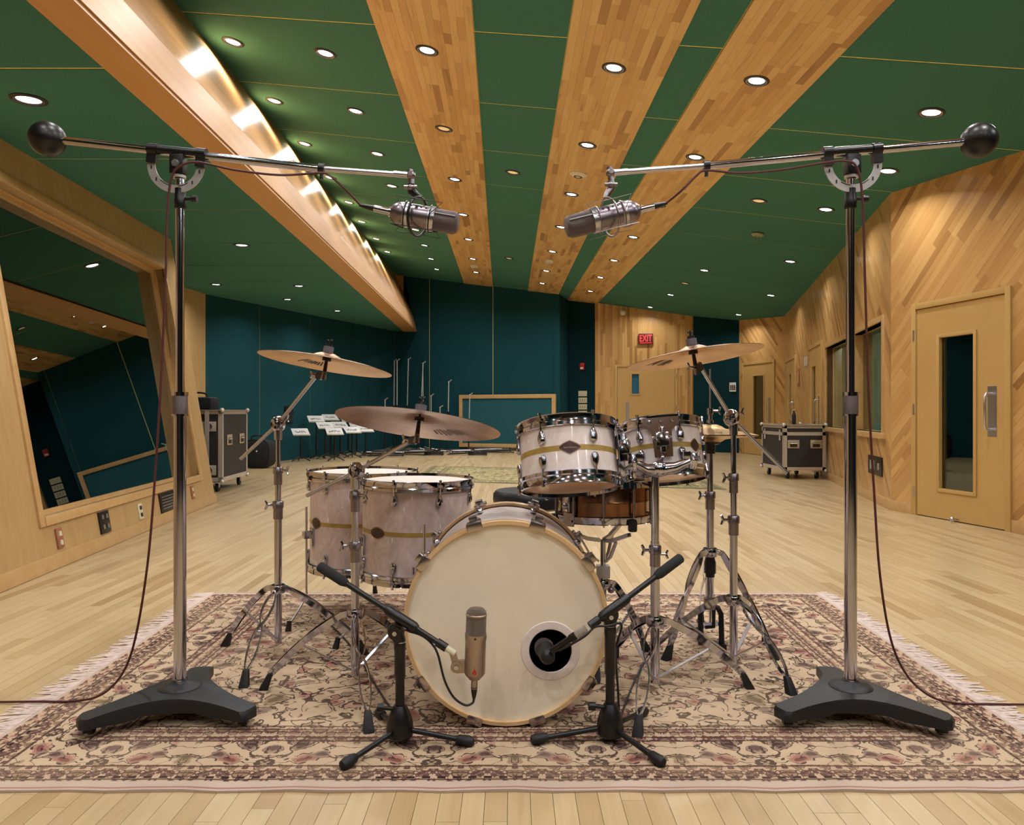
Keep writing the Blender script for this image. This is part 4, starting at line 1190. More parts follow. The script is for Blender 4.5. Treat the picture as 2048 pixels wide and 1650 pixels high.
def cable(name, pts, rad, mat, label, sub=10):
    o = MB(); q = bez(pts, sub); o.tube(q, rad, 8)
    ob = o.build(name, mat, None, loc=q[0]); tag(ob, label, 'cable'); return ob
Yc = LS_Y - 0.05
def G(px, py, z=0.0):
    d = (CH - z) * F / (py - HZ); return V3((px - 1024) * d / F, d, z)
cable('microphone_cable', [plugL + V3(-0.008, 0, 0.002), P(690, 378, Yc), P(660, 352, Yc), P(640, 346, Yc), P(560, 350, Yc), P(470, 340, Yc), P(400, 325, Yc), P(368, 329, Yc), P(345, 350, Yc), P(335, 420, Yc), P(331, 560, Yc), P(322, 760, Yc), P(311, 940, Yc), P(296, 1120, Yc), P(272, 1270, 2.42), P(246, 1345, 2.45), P(205, 1388, 2.485), G(150, 1402, 0.012), G(70, 1403, 0.012), G(0, 1404, 0.006), G(-200, 1406, 0.005)], 0.0036, MAT['cable'],
      'dark red cable hanging beside the left chrome stand and running out across the floor')
cable('microphone_cable', [plugR + V3(0.008, 0, 0.002), P(1362, 382, Yc), P(1392, 352, Yc), P(1413, 341, Yc), P(1480, 346, Yc), P(1560, 340, Yc), P(1640, 327, Yc), P(1690, 322, Yc), P(1714, 336, Yc), P(1725, 400, Yc), P(1730, 560, Yc), P(1737, 780, Yc), P(1748, 980, Yc), P(1760, 1150, Yc), P(1782, 1280, 2.41), P(1815, 1352, 2.44), P(1860, 1392, 2.47), G(1910, 1406, 0.012), G(1980, 1408, 0.012), G(2048, 1409, 0.006), G(2250, 1411, 0.005)], 0.0036, MAT['cable'],
      'dark red cable hanging beside the right chrome stand and running out across the floor')

# ------------------------------------------------------------------ drums
def lug_mesh(M, flip):
    """teardrop lug standing on the shell; local: z along the drum axis, -y outward"""
    mb = MB(); s = -1 if flip else 1
    prof = [(0.0, -0.026), (0.007, -0.0245), (0.0125, -0.019), (0.0145, -0.010), (0.0140, 0.002), (0.0105, 0.013), (0.0065, 0.022), (0.0, 0.0245)]
    mb.lathe([(r, z * s) for r, z in prof], 14, M @ Matrix.Translation((0, -0.006, 0)) @ Matrix.Scale(0.75, 4, (0, 1, 0)))
    return mb

def drum(name, label, M, R, H, hoopR, lugs, wrap, group=None, badge=None, stripe=True, hoop='chrome', bottom='skin_clear', top='skin_white', cat='drum'):
    r = thing(name, M @ V3(0, 0, 0), label, cat, group)
    hh = 0.030
    mb = MB(); mb.lathe([(R - 0.008, 0.012), (R, 0.012), (R, H - 0.012), (R - 0.008, H - 0.012)], 56, M, closed=True); sh = mb.build('shell', wrap, r)
    if stripe:
        mb = MB(); mb.lathe([(R, H / 2 - 0.009), (R + 0.0008, H / 2 - 0.009), (R + 0.0008, H / 2 + 0.009), (R, H / 2 + 0.009)], 56, M); mb.build('inlay_stripe', MAT['stripe'], sh)
    for end in (0, 1):
        if end: pr = [(hoopR - 0.010, H - 0.042), (hoopR, H - 0.042), (hoopR + 0.0035, H - 0.039), (hoopR + 0.0035, H - 0.028), (hoopR, H - 0.024), (hoopR, H - 0.004), (hoopR + 0.002, H), (hoopR - 0.005, H + 0.001), (hoopR - 0.007, H - 0.014), (hoopR - 0.010, H - 0.016)]
        else: pr = [(hoopR - 0.010, 0.042), (hoopR, 0.042), (hoopR + 0.0035, 0.039), (hoopR + 0.0035, 0.028), (hoopR, 0.024), (hoopR, 0.004), (hoopR + 0.002, 0.0), (hoopR - 0.005, -0.001), (hoopR - 0.007, 0.014), (hoopR - 0.010, 0.016)]
        mb = MB(); mb.lathe(pr, 56, M, closed=True); mb.build('hoop', MAT[hoop], r)
        z = H - 0.012 if end else 0.012
        mb = MB(); mb.lathe([(0.0005, z + (0.001 if end else -0.001)), (hoopR - 0.012, z + (0.001 if end else -0.001)), (hoopR - 0.006, z - (0.006 if end else -0.006))], 56, M); mb.build('batter_head' if end else 'resonant_head', MAT[top if end else bottom], r)
    for a in lugs:
        A = M @ Matrix.Rotation(math.radians(a), 4, 'Z')
        for end in (0, 1):
            zl = H - 0.074 if end else 0.074
            o = lug_mesh(A @ Matrix.Translation((0, -R, zl)), not end).build('lug', MAT['chrome'], r)
            mb = MB(); z0, z1 = (zl + 0.015, H + 0.008) if end else (zl - 0.015, -0.008)
            y = -hoopR - 0.004
            mb.cyl((0, -R - 0.008, z0), (0, y, (z0 + z1) / 2), 0.0032, n=8, M=A); mb.cyl((0, y, (z0 + z1) / 2), (0, y, z1), 0.0036, n=8, M=A); mb.cyl((0, y, z1 - 0.006 if end else z1 + 0.006), (0, y, z1), 0.006, n=8, M=A)
            mb.box((0, -hoopR - 0.004, H - 0.017 if end else 0.017), (0.016, 0.012, 0.012), A)
            mb.build('tension_rod', MAT['chrome'], o)
    if badge is not None:
        a, w, h = badge
        for nm, sc, off, mt in (('badge', 1.0, 0.0006, 'badge_edge'), ('badge_face', 0.86, 0.0018, 'badge')):
            pts = []
            for i in range(48):
                t = 2 * PI * i / 48
                x = math.cos(t); y = math.sin(t)
                ex_ = 1.6 if name == 'floor_tom' else 1.22
                k = (abs(x) ** ex_ + abs(y) ** ex_) ** (-1 / ex_)
                pts.append((x * k * w * sc, y * k * h * sc))
            vs = []
            for (x, y) in [(0, 0)] + pts:
                ph = math.radians(a) + x / R
                vs.append(((R + off) * math.sin(ph), -(R + off) * math.cos(ph), H / 2 + y))
            mb = MB(); mb.add(vs, [(0, 1 + i, 1 + (i + 1) % 48) for i in range(48)], M)
            if nm == 'badge': bo = mb.build('badge', MAT[mt], r)
            else: mb.build('badge_face', MAT[mt], bo)
    return r

def tilt_matrix(centre, th, roll, H):
    M = Matrix.Translation(centre) @ Matrix.Rotation(-roll, 4, 'Y').to_4x4() if False else Matrix.Translation(centre) @ Matrix.Rotation(roll, 4, 'Y') @ Matrix.Rotation(-th, 4, 'X')
    return M @ Matrix.Translation((0, 0, -H / 2))

# rack toms
T1 = tilt_matrix(P(1137, 914, 2.62), 0.257, -0.045, 0.232)
t1 = drum('rack_tom', 'larger white pearl rack tom with olive stripe and script badge above the bass drum', T1, 0.166, 0.232, 0.1735, [-34, 26, 86, 146, 206, 266], MAT['pearl'], 'white pearl tom drums', (-2, 0.042, 0.024), top='skin_white')
vs, fs = text_mesh('Starclassic', 0.0105)
mb = MB()
M0 = T1 @ Matrix.Rotation(math.radians(-2), 4, 'Z') @ Matrix.Translation((0, -0.1690, 0.115)) @ Matrix.Rotation(PI / 2, 4, 'X') @ Matrix.Shear('XY', 4, (0.25, 0)) if False else T1 @ Matrix.Rotation(math.radians(-2), 4, 'Z') @ Matrix.Translation((0, -0.1690, 0.115)) @ Matrix.Rotation(PI / 2, 4, 'X')
mb.add(vs, fs, M0); mb.build('badge_lettering', MAT['badge_edge'], t1, smooth=False)
T2 = tilt_matrix(P(1325, 903, 2.82), 0.235, -0.05, 0.222)
t2 = drum('rack_tom', 'smaller white pearl rack tom with chrome mounting bracket facing the camera', T2, 0.143, 0.222, 0.1505, [-42, 16, 76, 136, 196, 256], MAT['pearl'], 'white pearl tom drums', (44, 0.032, 0.026))
# floor toms
def floor_tom(label, cx, cy, z0, z1, R, hR, lugs, bad, legs, roll):
    H = z1 - z0
    M = Matrix.Translation((cx, cy, z0)) @ Matrix.Rotation(roll, 4, 'Y')
    r = drum('floor_tom', label, M, R, H, hR, lugs, MAT['pearl_floor'], 'white pearl floor toms', bad, bottom='skin_white')
    for (a, top, foot, hb) in legs:
        ph = math.radians(a)
        e = V3(math.sin(ph), -math.cos(ph), 0)
        b = V3(cx, cy, 0) + e * (R + 0.03)
        zb = z0 + H * hb
        A = Matrix.Translation((cx, cy, zb)) @ Matrix.Rotation(ph, 4, 'Z') @ Matrix.Translation((0, -R, 0))
        mb = MB(); mb.box((0, -0.004, 0), (0.034, 0.010, 0.085), A); mb.box((0, -0.026, 0.012), (0.026, 0.036, 0.034), A); mb.cyl((-0.032, -0.03, 0.012), (0.03, -0.03, 0.012), 0.006, n=10, M=A); mb.cyl((-0.044, -0.03, 0.022), (-0.044, -0.03, -0.006), 0.005, n=8, M=A)
        br_ = mb.build('leg_bracket', MAT['chrome'], r, bevel=0.002)
        f = V3(*foot, 0)
        pts = bez([V3(b.x, b.y, top), V3(b.x, b.y, 0.17), V3(b.x, b.y, 0.12), V3(b.x * 0.6 + f.x * 0.4, b.y * 0.6 + f.y * 0.4, 0.075), V3(f.x, f.y, 0.03)], 6)
        mb = MB(); mb.tube(pts, 0.0052, 10); lg = mb.build('leg', MAT['steel'], r)
        mb = MB(); mb.tube([V3(f.x, f.y, 0.05) + (V3(b.x, b.y, 0) - f).normalized() * 0.012 - V3(0, 0, 0), V3(f.x, f.y, RZ)], [0.010, 0.014], 12); mb.build('rubber_foot', MAT['rubber'], lg)
    return r
floor_tom('nearer white pearl floor tom standing behind the ride cymbal stand', -0.411, 3.23, 0.268, 0.690, 0.231, 0.240, [-16 + 45 * k for k in range(8)], (-37, 0.046, 0.026), [(-64, 0.555, (-0.72, 3.06), 0.36), (14, 0.525, (-0.31, 2.90), 0.16), (128, 0.5, (-0.16, 3.45), 0.36)], 0.012)
floor_tom('farther white pearl floor tom beside the left cymbal stand', -0.730, 3.66, 0.215, 0.690, 0.250, 0.259, [-30 + 45 * k for k in range(8)], (-48, 0.048, 0.028), [(-55, 0.53, (-0.985, 3.30), 0.36), (65, 0.5, (-0.40, 3.62), 0.36), (180, 0.5, (-0.73, 4.0), 0.36)], 0.01)

# bass drum, axis along the depth
BX, BY, BD, BR = -0.0185, 2.294, 0.50, 0.315
BZ = BR + 0.0095
BM = Matrix.Translation((BX, BY, BZ)) @ Matrix.Rotation(-PI / 2, 4, 'X')      # local z -> +y, local -y -> +z ... up
r = thing('bass_drum', (BX, BY + BD / 2, 0), 'large bass drum with cream front head, maple hoops and a microphone port', 'drum')
mb = MB(); mb.lathe([(BR - 0.022, 0.03), (BR - 0.014, 0.03), (BR - 0.014, BD - 0.03), (BR - 0.022, BD - 0.03)], 72, BM, closed=True); mb.build('shell', MAT['pearl'], r)
for z0 in (0.0, BD - 0.042):
    mb = MB(); mb.lathe([(BR - 0.0125, z0 + 0.001), (BR - 0.012, z0), (BR - 0.001, z0), (BR, z0 + 0.003), (BR, z0 + 0.039), (BR - 0.001, z0 + 0.042), (BR - 0.0125, z0 + 0.042)], 72, BM, closed=True)
    ho = mb.build('hoop', MAT['hoop_wood'], r)
    zz = z0 + 0.046 if z0 == 0 else z0 - 0.006
    mb = MB(); mb.lathe([(BR - 0.014, zz), (BR - 0.0105, zz), (BR - 0.0105, zz + 0.004), (BR - 0.014, zz + 0.004)], 72, BM, closed=True); mb.build('edge_line', MAT['badge'], ho)
# front head with an offset round port
hx, hz_, hr = (1101 - 1024) * 2.30 / F - BX, P(0, 1303, 2.30).z - BZ, 0.067
def head_annulus(r0, r1fn, y, n=72, rings=6):
    vs = []; fs = []
    for k in range(rings + 1):
        s = k / rings
        for i in range(n):
            t = 2 * PI * i / n
            a = V3(hx + r0 * math.cos(t), 0, hz_ + r0 * math.sin(t)); b = r1fn(t)
            q = a.lerp(b, s); vs.append(V3(BX + q.x, y, BZ + q.z))
    for k in range(rings):
        for i in range(n):
            j = (i + 1) % n; fs.append((k * n + i, k * n + j, (k + 1) * n + j, (k + 1) * n + i))
    return vs, fs
mb = MB(); mb.add(*head_annulus(hr, lambda t: V3((BR - 0.009) * math.cos(t), 0, (BR - 0.009) * math.sin(t)), BY + 0.014)); hd = mb.build('front_head', MAT['skin'], r)
mb = MB(); mb.lathe([(hr - 0.002, 0.0), (hr, -0.004), (hr + 0.004, -0.0045), (hr + 0.022, -0.003), (hr + 0.024, 0.0)], 48, Matrix.Translation((BX + hx, BY + 0.0138, BZ + hz_)) @ Matrix.Rotation(-PI / 2, 4, 'X')); mb.build('port_ring', MAT['ring'], hd)
mb = MB(); mb.lathe([(0.0005, BD - 0.02), (BR - 0.012, BD - 0.02)], 72, BM); mb.build('batter_head', pmat('dark_batter', (60, 52, 46), 0.6), r)
for end in (0, 1):
    for a in (18, 54, 126, 162, 198, 234, 306, 342):
        if end and 100 < a < 260: continue
        ph = math.radians(a)
        e = V3(math.sin(ph), 0, math.cos(ph)); tg = V3(math.cos(ph), 0, -math.sin(ph))
        c0 = V3(BX, BY if not end else BY + BD, BZ); s = 1 if not end else -1
        A = Matrix((tg, V3(0, s, 0), e)).transposed().to_4x4(); A.translation = c0
        mb = MB()
        if not end: mb.add([(x * w, y, z) for (w, y, z) in ((0.024, -0.004, BR - 0.012), (0.024, -0.004, BR + 0.008), (0.022, 0.044, BR + 0.010), (0.016, 0.064, BR + 0.004)) for x in (-1, 1)], [(0, 1, 3, 2), (2, 3, 5, 4), (4, 5, 7, 6)], A)
        mb.box((0, 0.020, BR + 0.005), (0.046, 0.050, 0.009), A); mb.box((0, -0.003, BR - 0.004), (0.046, 0.007, 0.024), A)
        mb.box((0, 0.040, BR + 0.014), (0.026, 0.036, 0.022), A)
        cl = mb.build('claw', MAT['claw'], r, bevel=0.0025)
        mb = MB(); mb.cyl((0, 0.030, BR + 0.012), (0, 0.13, BR + 0.010), 0.0035, n=8, M=A); mb.cyl((0, 0.024, BR + 0.013), (0, 0.036, BR + 0.013), 0.006, n=8, M=A); mb.build('tension_rod', MAT['chrome'], cl)
        lug_mesh(A @ Matrix.Translation((0, 0.13, BR - 0.010)) @ Matrix.Rotation(PI / 2, 4, 'X') @ Matrix.Rotation(PI, 4, 'Z') @ Matrix.Rotation(0, 4, 'X'), True).build('lug', MAT['chrome'], r)
# snare drum
SX, SY = 0.358, 2.95
SM = Matrix.Translation((SX, SY, 0.548)) @ Matrix.Rotation(-0.03, 4, 'X')
r = thing('snare_drum', (SX, SY, 0.548), 'bronze metal snare drum on a folding stand behind the bass drum', 'drum')
SR, SH = 0.178, 0.160
mb = MB(); mb.lathe([(SR - 0.004, 0.010), (SR, 0.010), (SR, SH * 0.5 - 0.006), (SR + 0.003, SH * 0.5), (SR, SH * 0.5 + 0.006), (SR, SH - 0.010), (SR - 0.004, SH - 0.010)], 56, SM, closed=True); mb.build('shell', MAT['bronze'], r)
for z0, sg in ((0.0, 1), (SH, -1)):
    mb = MB(); mb.lathe([(SR + 0.003, z0 + 0.026 * sg), (SR + 0.010, z0 + 0.026 * sg), (SR + 0.010, z0 + 0.020 * sg), (SR + 0.008, z0 + 0.002 * sg), (SR + 0.012, z0 - 0.001 * sg), (SR + 0.004, z0), (SR + 0.003, z0 + 0.012 * sg)], 56, SM, closed=True); mb.build('hoop', MAT['chrome'], r)
    mb = MB(); mb.lathe([(0.0005, z0 + 0.011 * sg), (SR + 0.003, z0 + 0.011 * sg)], 48, SM); mb.build('batter_head' if sg < 0 else 'snare_side_head', MAT['skin_white'], r)
for k in range(10):
    A = SM @ Matrix.Rotation(math.radians(-42 + 36 * k), 4, 'Z')
    mb = MB(); mb.cyl((0, -SR - 0.012, 0.030), (0, -SR - 0.012, SH - 0.030), 0.0055, n=12, M=A)
    for z in (0.036, SH - 0.036): mb.cyl((0, -SR, z), (0, -SR - 0.012, z), 0.004, n=8, M=A)
    lg = mb.build('tube_lug', MAT['nickel'], r)
    mb = MB()
    for z0, z1 in ((-0.008, 0.034), (SH - 0.034, SH + 0.008)): mb.cyl((0, -SR - 0.012, z0), (0, -SR - 0.012, z1), 0.003, n=8, M=A)
    mb.box((0, -SR - 0.010, 0.010), (0.014, 0.014, 0.008), A); mb.box((0, -SR - 0.010, SH - 0.010), (0.014, 0.014, 0.008), A); mb.build('tension_rod', MAT['chrome'], lg)
A = SM @ Matrix.Rotation(math.radians(-50), 4, 'Z')
mb = MB(); mb.box((0, -SR - 0.014, 0.082), (0.034, 0.026, 0.075), A); mb.cyl((0, -SR - 0.026, 0.115), (0.03, -SR - 0.05, 0.135), 0.005, n=8, M=A); mb.ball((0, -SR - 0.03, 0.066), 0.012, A, 12, 8); mb.build('strainer', MAT['chrome'], r, bevel=0.002)
mb = MB(); mb.box((0.0, -SR - 0.010, 0.014), (0.05, 0.006, 0.05), A); mb.build('strainer_strap', MAT['plate'], r)

# ------------------------------------------------------------------ stand hardware
def tripod(r, X, Y, ztop, feet, pole_bottom=0.03, w=0.011, brace=True, loop=(), foot=True):
    for fi, f in enumerate(feet):
        f = V3(f[0], f[1], 0)
        e = V3(f.x - X, f.y - Y, 0); R = e.length; e.normalize()
        lat = V3(-e.y, e.x, 0)
        s0 = V3(X, Y, ztop) + e * 0.022
        s1 = V3(X, Y, ztop - 0.006) + e * 0.05
        f1 = f + V3(0, 0, 0.055) - e * 0.02
        for sg in (-1, 1):
            pts = []; k = 12
            spread = 0.017 if fi in loop else 0.010
            for i in range(k + 1):
                t = i / k
                p = s1.lerp(f1, t)
                p.z += 0.018 * math.sin(PI * t)
                off = spread * math.sin(2 * PI * t) * (1 if t < 0.5 else 1) * 1.0
                off = spread * abs(math.sin(2 * PI * t)) ** 0.7 * (1 if t < 0.5 else 0.9) + 0.0022
                pts.append(p + lat * (off * sg))
            pts = [s0 + lat * (0.010 * sg)] + pts
            mb = MB(); mb.ribbon(pts, lat, 0.0020, 0.0110 if fi not in loop else 0.006); lg = mb.build('leg', MAT['chrome'], r)
        if foot:
            mb = MB()
            top = f + V3(0, 0, 0.062) - e * 0.024; bot = f + V3(0, 0, RZ)
            a, b = [], []
            for (x, y) in ((-1, -1), (1, -1), (1, 1), (-1, 1)):
                a.append(bot + lat * (0.017 * x) + e * (0.016 * y)); b.append(top + lat * (0.0105 * x) + e * (0.009 * y))
            mb.hexa(a, b); mb.build('rubber_foot', MAT['rubber'], r, bevel=0.004)
        if brace:
            m = s1.lerp(f1, 0.56); m.z += 0.012
            mb = MB(); mb.ribbon([m, V3(X, Y, pole_bottom + 0.02) + e * 0.014], lat, 0.007, 0.0016); mb.build('brace', MAT['steel'], r)
    mb = MB(); mb.lathe([(0.013, ztop - 0.022), (0.027, ztop - 0.022), (0.030, ztop - 0.016), (0.030, ztop + 0.006), (0.027, ztop + 0.012), (0.013, ztop + 0.012)], 24, Matrix.Translation((X, Y, 0)), closed=True); mb.build('leg_collar', MAT['chrome'], r)

def wing(mb, c, e, s=1.0):
    """wing screw standing out from c along e"""
    e = Vector(e).normalized(); up = V3(0, 0, 1) if abs(e.z) < 0.8 else V3(1, 0, 0)
    lat = e.cross(up).normalized()
    mb.cyl(c, c + e * 0.024 * s, 0.0055 * s, n=10)
    q = c + e * 0.026 * s
    for sg in (-1, 1):
        mb.tube([q, q + up * (0.008 * sg * s) + e * 0.003 * s, q + up * (0.018 * sg * s) + e * 0.008 * s], [0.005 * s, 0.0055 * s, 0.0045 * s], 8)

def tube_sections(r, X, Y, secs, collars, wings):
    """secs: (z0, z1, radius); collars: z of each clamp"""
    M = Matrix.Translation((X, Y, 0))
    for i, (z0, z1, rad) in enumerate(secs):
        mb = MB(); mb.lathe([(0, z0), (rad, z0), (rad, z1), (0, z1)], 24, M); mb.build('tube', MAT['chrome'], r)
    for i, (z, rad) in enumerate(collars):
        mb = MB(); mb.lathe([(rad - 0.005, z - 0.04), (rad, z - 0.04), (rad, z + 0.004), (rad + 0.003, z + 0.006), (rad + 0.003, z + 0.030), (rad, z + 0.034), (rad - 0.006, z + 0.034)], 24, M, closed=True); cl = mb.build('height_clamp', MAT['nickel'], r)
        e = wings[i]
        mb = MB(); wing(mb, V3(X, Y, z + 0.018) + Vector(e).normalized() * (rad - 0.002), e); mb.build('wing_screw', MAT['chrome'], cl)

def cymbal(name, label, c, ax, R, mat, bell=0.062, edge=0.026, group=None, flip=False, marks=(), ink='ink'):
    M = axis_matrix(c, ax)
    s = -1 if flip else 1
    o = [(0.0065, 0.020), (0.028, 0.0185), (0.046, 0.011), (bell, 0.002), (bell + 0.02, -0.0015), (R * 0.55, -0.3 * edge), (R * 0.8, -0.62 * edge), (R, -edge)]
    pr = [(a, z * s) for a, z in o] + [(a, (z - 0.0014) * s) for a, z in reversed(o)]
    n = 80
    q = MB(); q.lathe(pr, n, M, closed=True)
    ob = thing(name, c, label, 'cymbal', group)
    q.build('bronze', mat, ob)
    if marks:
        mb = MB(); rg = random.Random(int(R * 1e4))
        for (a0, a1, rr, h) in marks:
            m = 9
            for i in range(m):
                a = math.radians(a0 + (a1 - a0) * i / (m - 1))
                if rg.random() < 0.12: continue
                t0 = rr - h * rg.uniform(0.2, 0.5); t1 = rr + h * rg.uniform(0.2, 0.5)
                def zz(x):
                    for (p0, z0), (p1, z1) in zip(o[:-1], o[1:]):
                        if p0 <= x <= p1: return z0 + (z1 - z0) * (x - p0) / (p1 - p0) - 0.0021
                    return -edge
                w = 0.010 * rg.uniform(0.4, 0.9)
                vs = [((x) * math.sin(a + k * w / rr), -(x) * math.cos(a + k * w / rr), zz(x)) for x in (t0, t1) for k in (-0.5, 0.5)]
                mb.add(vs, [(0, 1, 3, 2)], M)
        mb.build('ink_stamp', MAT[ink], ob, smooth=False)
    return M

def boom_cymbal_stand(label, X, Y, ztop, feet, secs, collars, wings, joint, tip, back, loop, cymb):
    r = thing('cymbal_stand', (X, Y, 0), label, 'cymbal stand', 'chrome cymbal stands')
    tripod(r, X, Y, ztop, feet, loop=loop)
    tube_sections(r, X, Y, secs, collars, wings)
    J, T, B = joint, tip, back
    up = (T - J).normalized(); dn = (B - J).normalized()
    mb = MB(); mb.cyl(J, T, 0.0072, n=18); mb.cyl(J, B, 0.0072, n=18); mb.build('boom_arm', MAT['steel'], r)
    mb = MB(); mb.ball(J, (0.031, 0.026, 0.034), n=20, m=14); mb.cyl(J + V3(0, -0.036, 0), J + V3(0, 0.030, 0), 0.019, n=20); mb.cyl(V3(X, Y, J.z - 0.065), V3(X, Y, J.z - 0.012), 0.016, 0.018, n=20)
    jt = mb.build('boom_joint', MAT['chrome'], r)
    mb = MB(); wing(mb, J + V3(0, -0.033, 0.0), (0, -1, 0.1), 1.0); mb.build('wing_screw', MAT['chrome'], jt); mb = MB(); wing(mb, J + V3(0.02, 0, 0.012), (1, -0.2, 0.5), 0.8); mb.build('wing_screw', MAT['chrome'], jt)
    c, ax = cymb
    ax = Vector(ax).normalized()
    s0 = c - ax * 0.075
    mb = MB(); mb.tube([T - up * 0.012, T, s0 - ax * 0.006, s0 + ax * 0.02], [0.0095, 0.012, 0.011, 0.008], 16); mb.cyl((T + s0) / 2 + V3(0, -0.022, 0), (T + s0) / 2 + V3(0, 0.016, 0), 0.0155, n=20); mb.cyl((T + s0) / 2 + V3(0, -0.027, 0), (T + s0) / 2 + V3(0, -0.02, 0), 0.011, n=16)
    tl = mb.build('tilter', MAT['nickel'], r)
    mb = MB(); wing(mb, (T + s0) / 2 + V3(-0.012, 0, 0), (-1, 0, 0.2), 0.8); mb.build('wing_screw', MAT['chrome'], tl)
    mb = MB(); mb.cyl(s0 + ax * 0.01, c - ax * 0.004, 0.008, 0.006, n=14); mb.cyl(c - ax * 0.012, c + ax * 0.002, 0.017, n=20); mb.cyl(c, c + ax * 0.075, 0.004, n=10); mb.build('cymbal_post', MAT['black'], r)
    mb = MB(); mb.cyl(c + ax * 0.0205, c + ax * 0.045, 0.0195, n=28); mb.build('felt', MAT['felt'], r)
    mb = MB(); mb.cyl(c + ax * 0.045, c + ax * 0.056, 0.013, n=20)
    wing(mb, c + ax * 0.052, ax, 0.6); mb.build('wing_nut', MAT['black'], r)

# left crash
ax = (0.15, 0.085, 1.0); c = P(654, 716, 2.93)
boom_cymbal_stand('chrome boom cymbal stand at the left of the kit under the small left crash', -0.956, 3.065, 0.255, [(-1.185, 3.096), (-0.940, 2.63), (-0.590, 2.99)],
    [(0.03, 0.60, 0.0150), (0.55, 0.76, 0.0118), (0.70, 0.90, 0.0095)], [(0.575, 0.019), (0.715, 0.0165)], [(-1, -0.1, 0.0), (1, -0.3, 0)],
    P(556, 848, 3.065), P(634, 750, 2.98), P(481, 918, 3.10), (1,), (c, ax))
cymbal('crash_cymbal', 'bronze crash cymbal tilted to the right above the left cymbal stand', c, ax, 0.2575, MAT['cymbal'], group='bronze cymbals', marks=((197, 232, 0.150, 0.080),))
# ride
ax = (0.112, 0.20, 1.0); c = P(839, 836, 2.55)
boom_cymbal_stand('chrome boom cymbal stand in front of the floor toms holding the ride', -0.562, 2.686, 0.254, [(-0.865, 2.61), (-0.432, 2.262), (-0.372, 2.90)],
    [(0.03, 0.46, 0.0150), (0.42, 0.66, 0.0118), (0.62, 0.735, 0.0095)], [(0.475, 0.018), (0.655, 0.0165)], [(-1, -0.2, 0), (1, -0.3, 0.1)],
    P(713, 942, 2.686), P(822, 882, 2.60), P(614, 991, 2.75), (1,), (c, ax))
cymbal('ride_cymbal', 'largest bronze cymbal, a ride, hanging over the floor toms', c, ax, 0.2797, MAT['cymbal_ride'], bell=0.075, edge=0.024, group='bronze cymbals', marks=((132, 168, 0.19, 0.085),), ink='stamp')
# right crash
ax = (-0.14, 0.085, 1.0); c = P(1386, 702, 2.75)
boom_cymbal_stand('chrome boom cymbal stand at the right of the kit beside the hi-hat', 0.842, 2.85, 0.263, [(0.955, 2.56), (1.06, 3.12), (0.56, 2.98)],
    [(0.03, 0.58, 0.0150), (0.52, 0.74, 0.0118), (0.68, 0.93, 0.0105)], [(0.545, 0.019), (0.705, 0.0165)], [(-1, -0.2, 0), (-1, -0.4, 0.0)],
    P(1463, 836, 2.85), P(1399, 730, 2.78), P(1574, 946, 2.88), (0,), (c, ax))
cymbal('crash_cymbal', 'bronze crash cymbal tilted to the left above the smaller rack tom', c, ax, 0.2475, MAT['cymbal'], group='bronze cymbals', marks=((197, 234, 0.155, 0.075),))

# hi-hat
HX, HY = 0.808, 3.06
r = thing('hi_hat_stand', (HX, HY, 0), 'chrome hi-hat stand with black pedal frame at the right of the kit', 'hi-hat stand')
tripod(r, HX, HY, 0.405, [(0.60, 2.92), (1.03, 2.93), (0.86, 3.42)], brace=False, pole_bottom=0.05)
zc = P(0, 858, HY).z
tube_sections(r, HX, HY, [(0.20, 0.62, 0.0155), (0.58, zc - 0.055, 0.0125)], [(0.615, 0.019)], [(-1, -0.3, 0)])
M = Matrix.Translation((HX, HY, 0))
mb = MB(); mb.lathe([(0, zc - 0.10), (0.020, zc - 0.10), (0.022, zc - 0.065), (0.040, zc - 0.060), (0.042, zc - 0.052), (0.036, zc - 0.040), (0, zc - 0.040)], 28, M); mb.build('cymbal_seat', MAT['black'], r)
mb = MB(); mb.cyl((HX, HY, zc - 0.06), (HX, HY, P(0, 738, HY).z), 0.0032, n=10); mb.build('pull_rod', MAT['steel'], r)
mb = MB(); mb.lathe([(0.003, zc + 0.024), (0.014, zc + 0.024), (0.014, zc + 0.036), (0.009, zc + 0.038), (0.009, zc + 0.06), (0.013, zc + 0.062), (0.013, zc + 0.085), (0.003, zc + 0.085)], 20, M); ck = mb.build('clutch', MAT['chrome'], r)
mb = MB(); wing(mb, V3(HX, HY, zc + 0.074) + V3(0.011, 0, 0), (1, -0.2, 0.0), 0.9); mb.build('wing_screw', MAT['chrome'], ck)
mb = MB(); mb.lathe([(0.0185, 0.30), (0.0185, 0.345), (0.022, 0.35), (0.022, 0.315), (0.0235, 0.315), (0.0235, 0.36), (0.019, 0.375), (0.019, 0.395)], 20, M); mb.build('spring_housing', MAT['black'], r)
mb = MB(); mb.lathe([(0, 0.17), (0.024, 0.17), (0.026, 0.18), (0.026, 0.215), (0, 0.215)], 20, M); mb.build('frame_collar', MAT['nickel'], r)
mb = MB()
for sg in (-1, 1): mb.tube([(HX, HY, 0.185), (HX + sg * 0.03, HY - 0.005, 0.175), (HX + sg * 0.042, HY - 0.01, 0.15), (HX + sg * 0.042, HY - 0.02, 0.03)], [0.011, 0.011, 0.011, 0.012], 10)
mb.box((HX + 0.03, HY - 0.02, 0.022), (0.05, 0.05, 0.028)); mb.tube([(HX + 0.012, HY - 0.01, 0.17), (HX + 0.012, HY - 0.01, 0.10), (HX - 0.02, HY, 0.095)], 0.009, 8); mb.build('pedal_frame', MAT['black'], r)
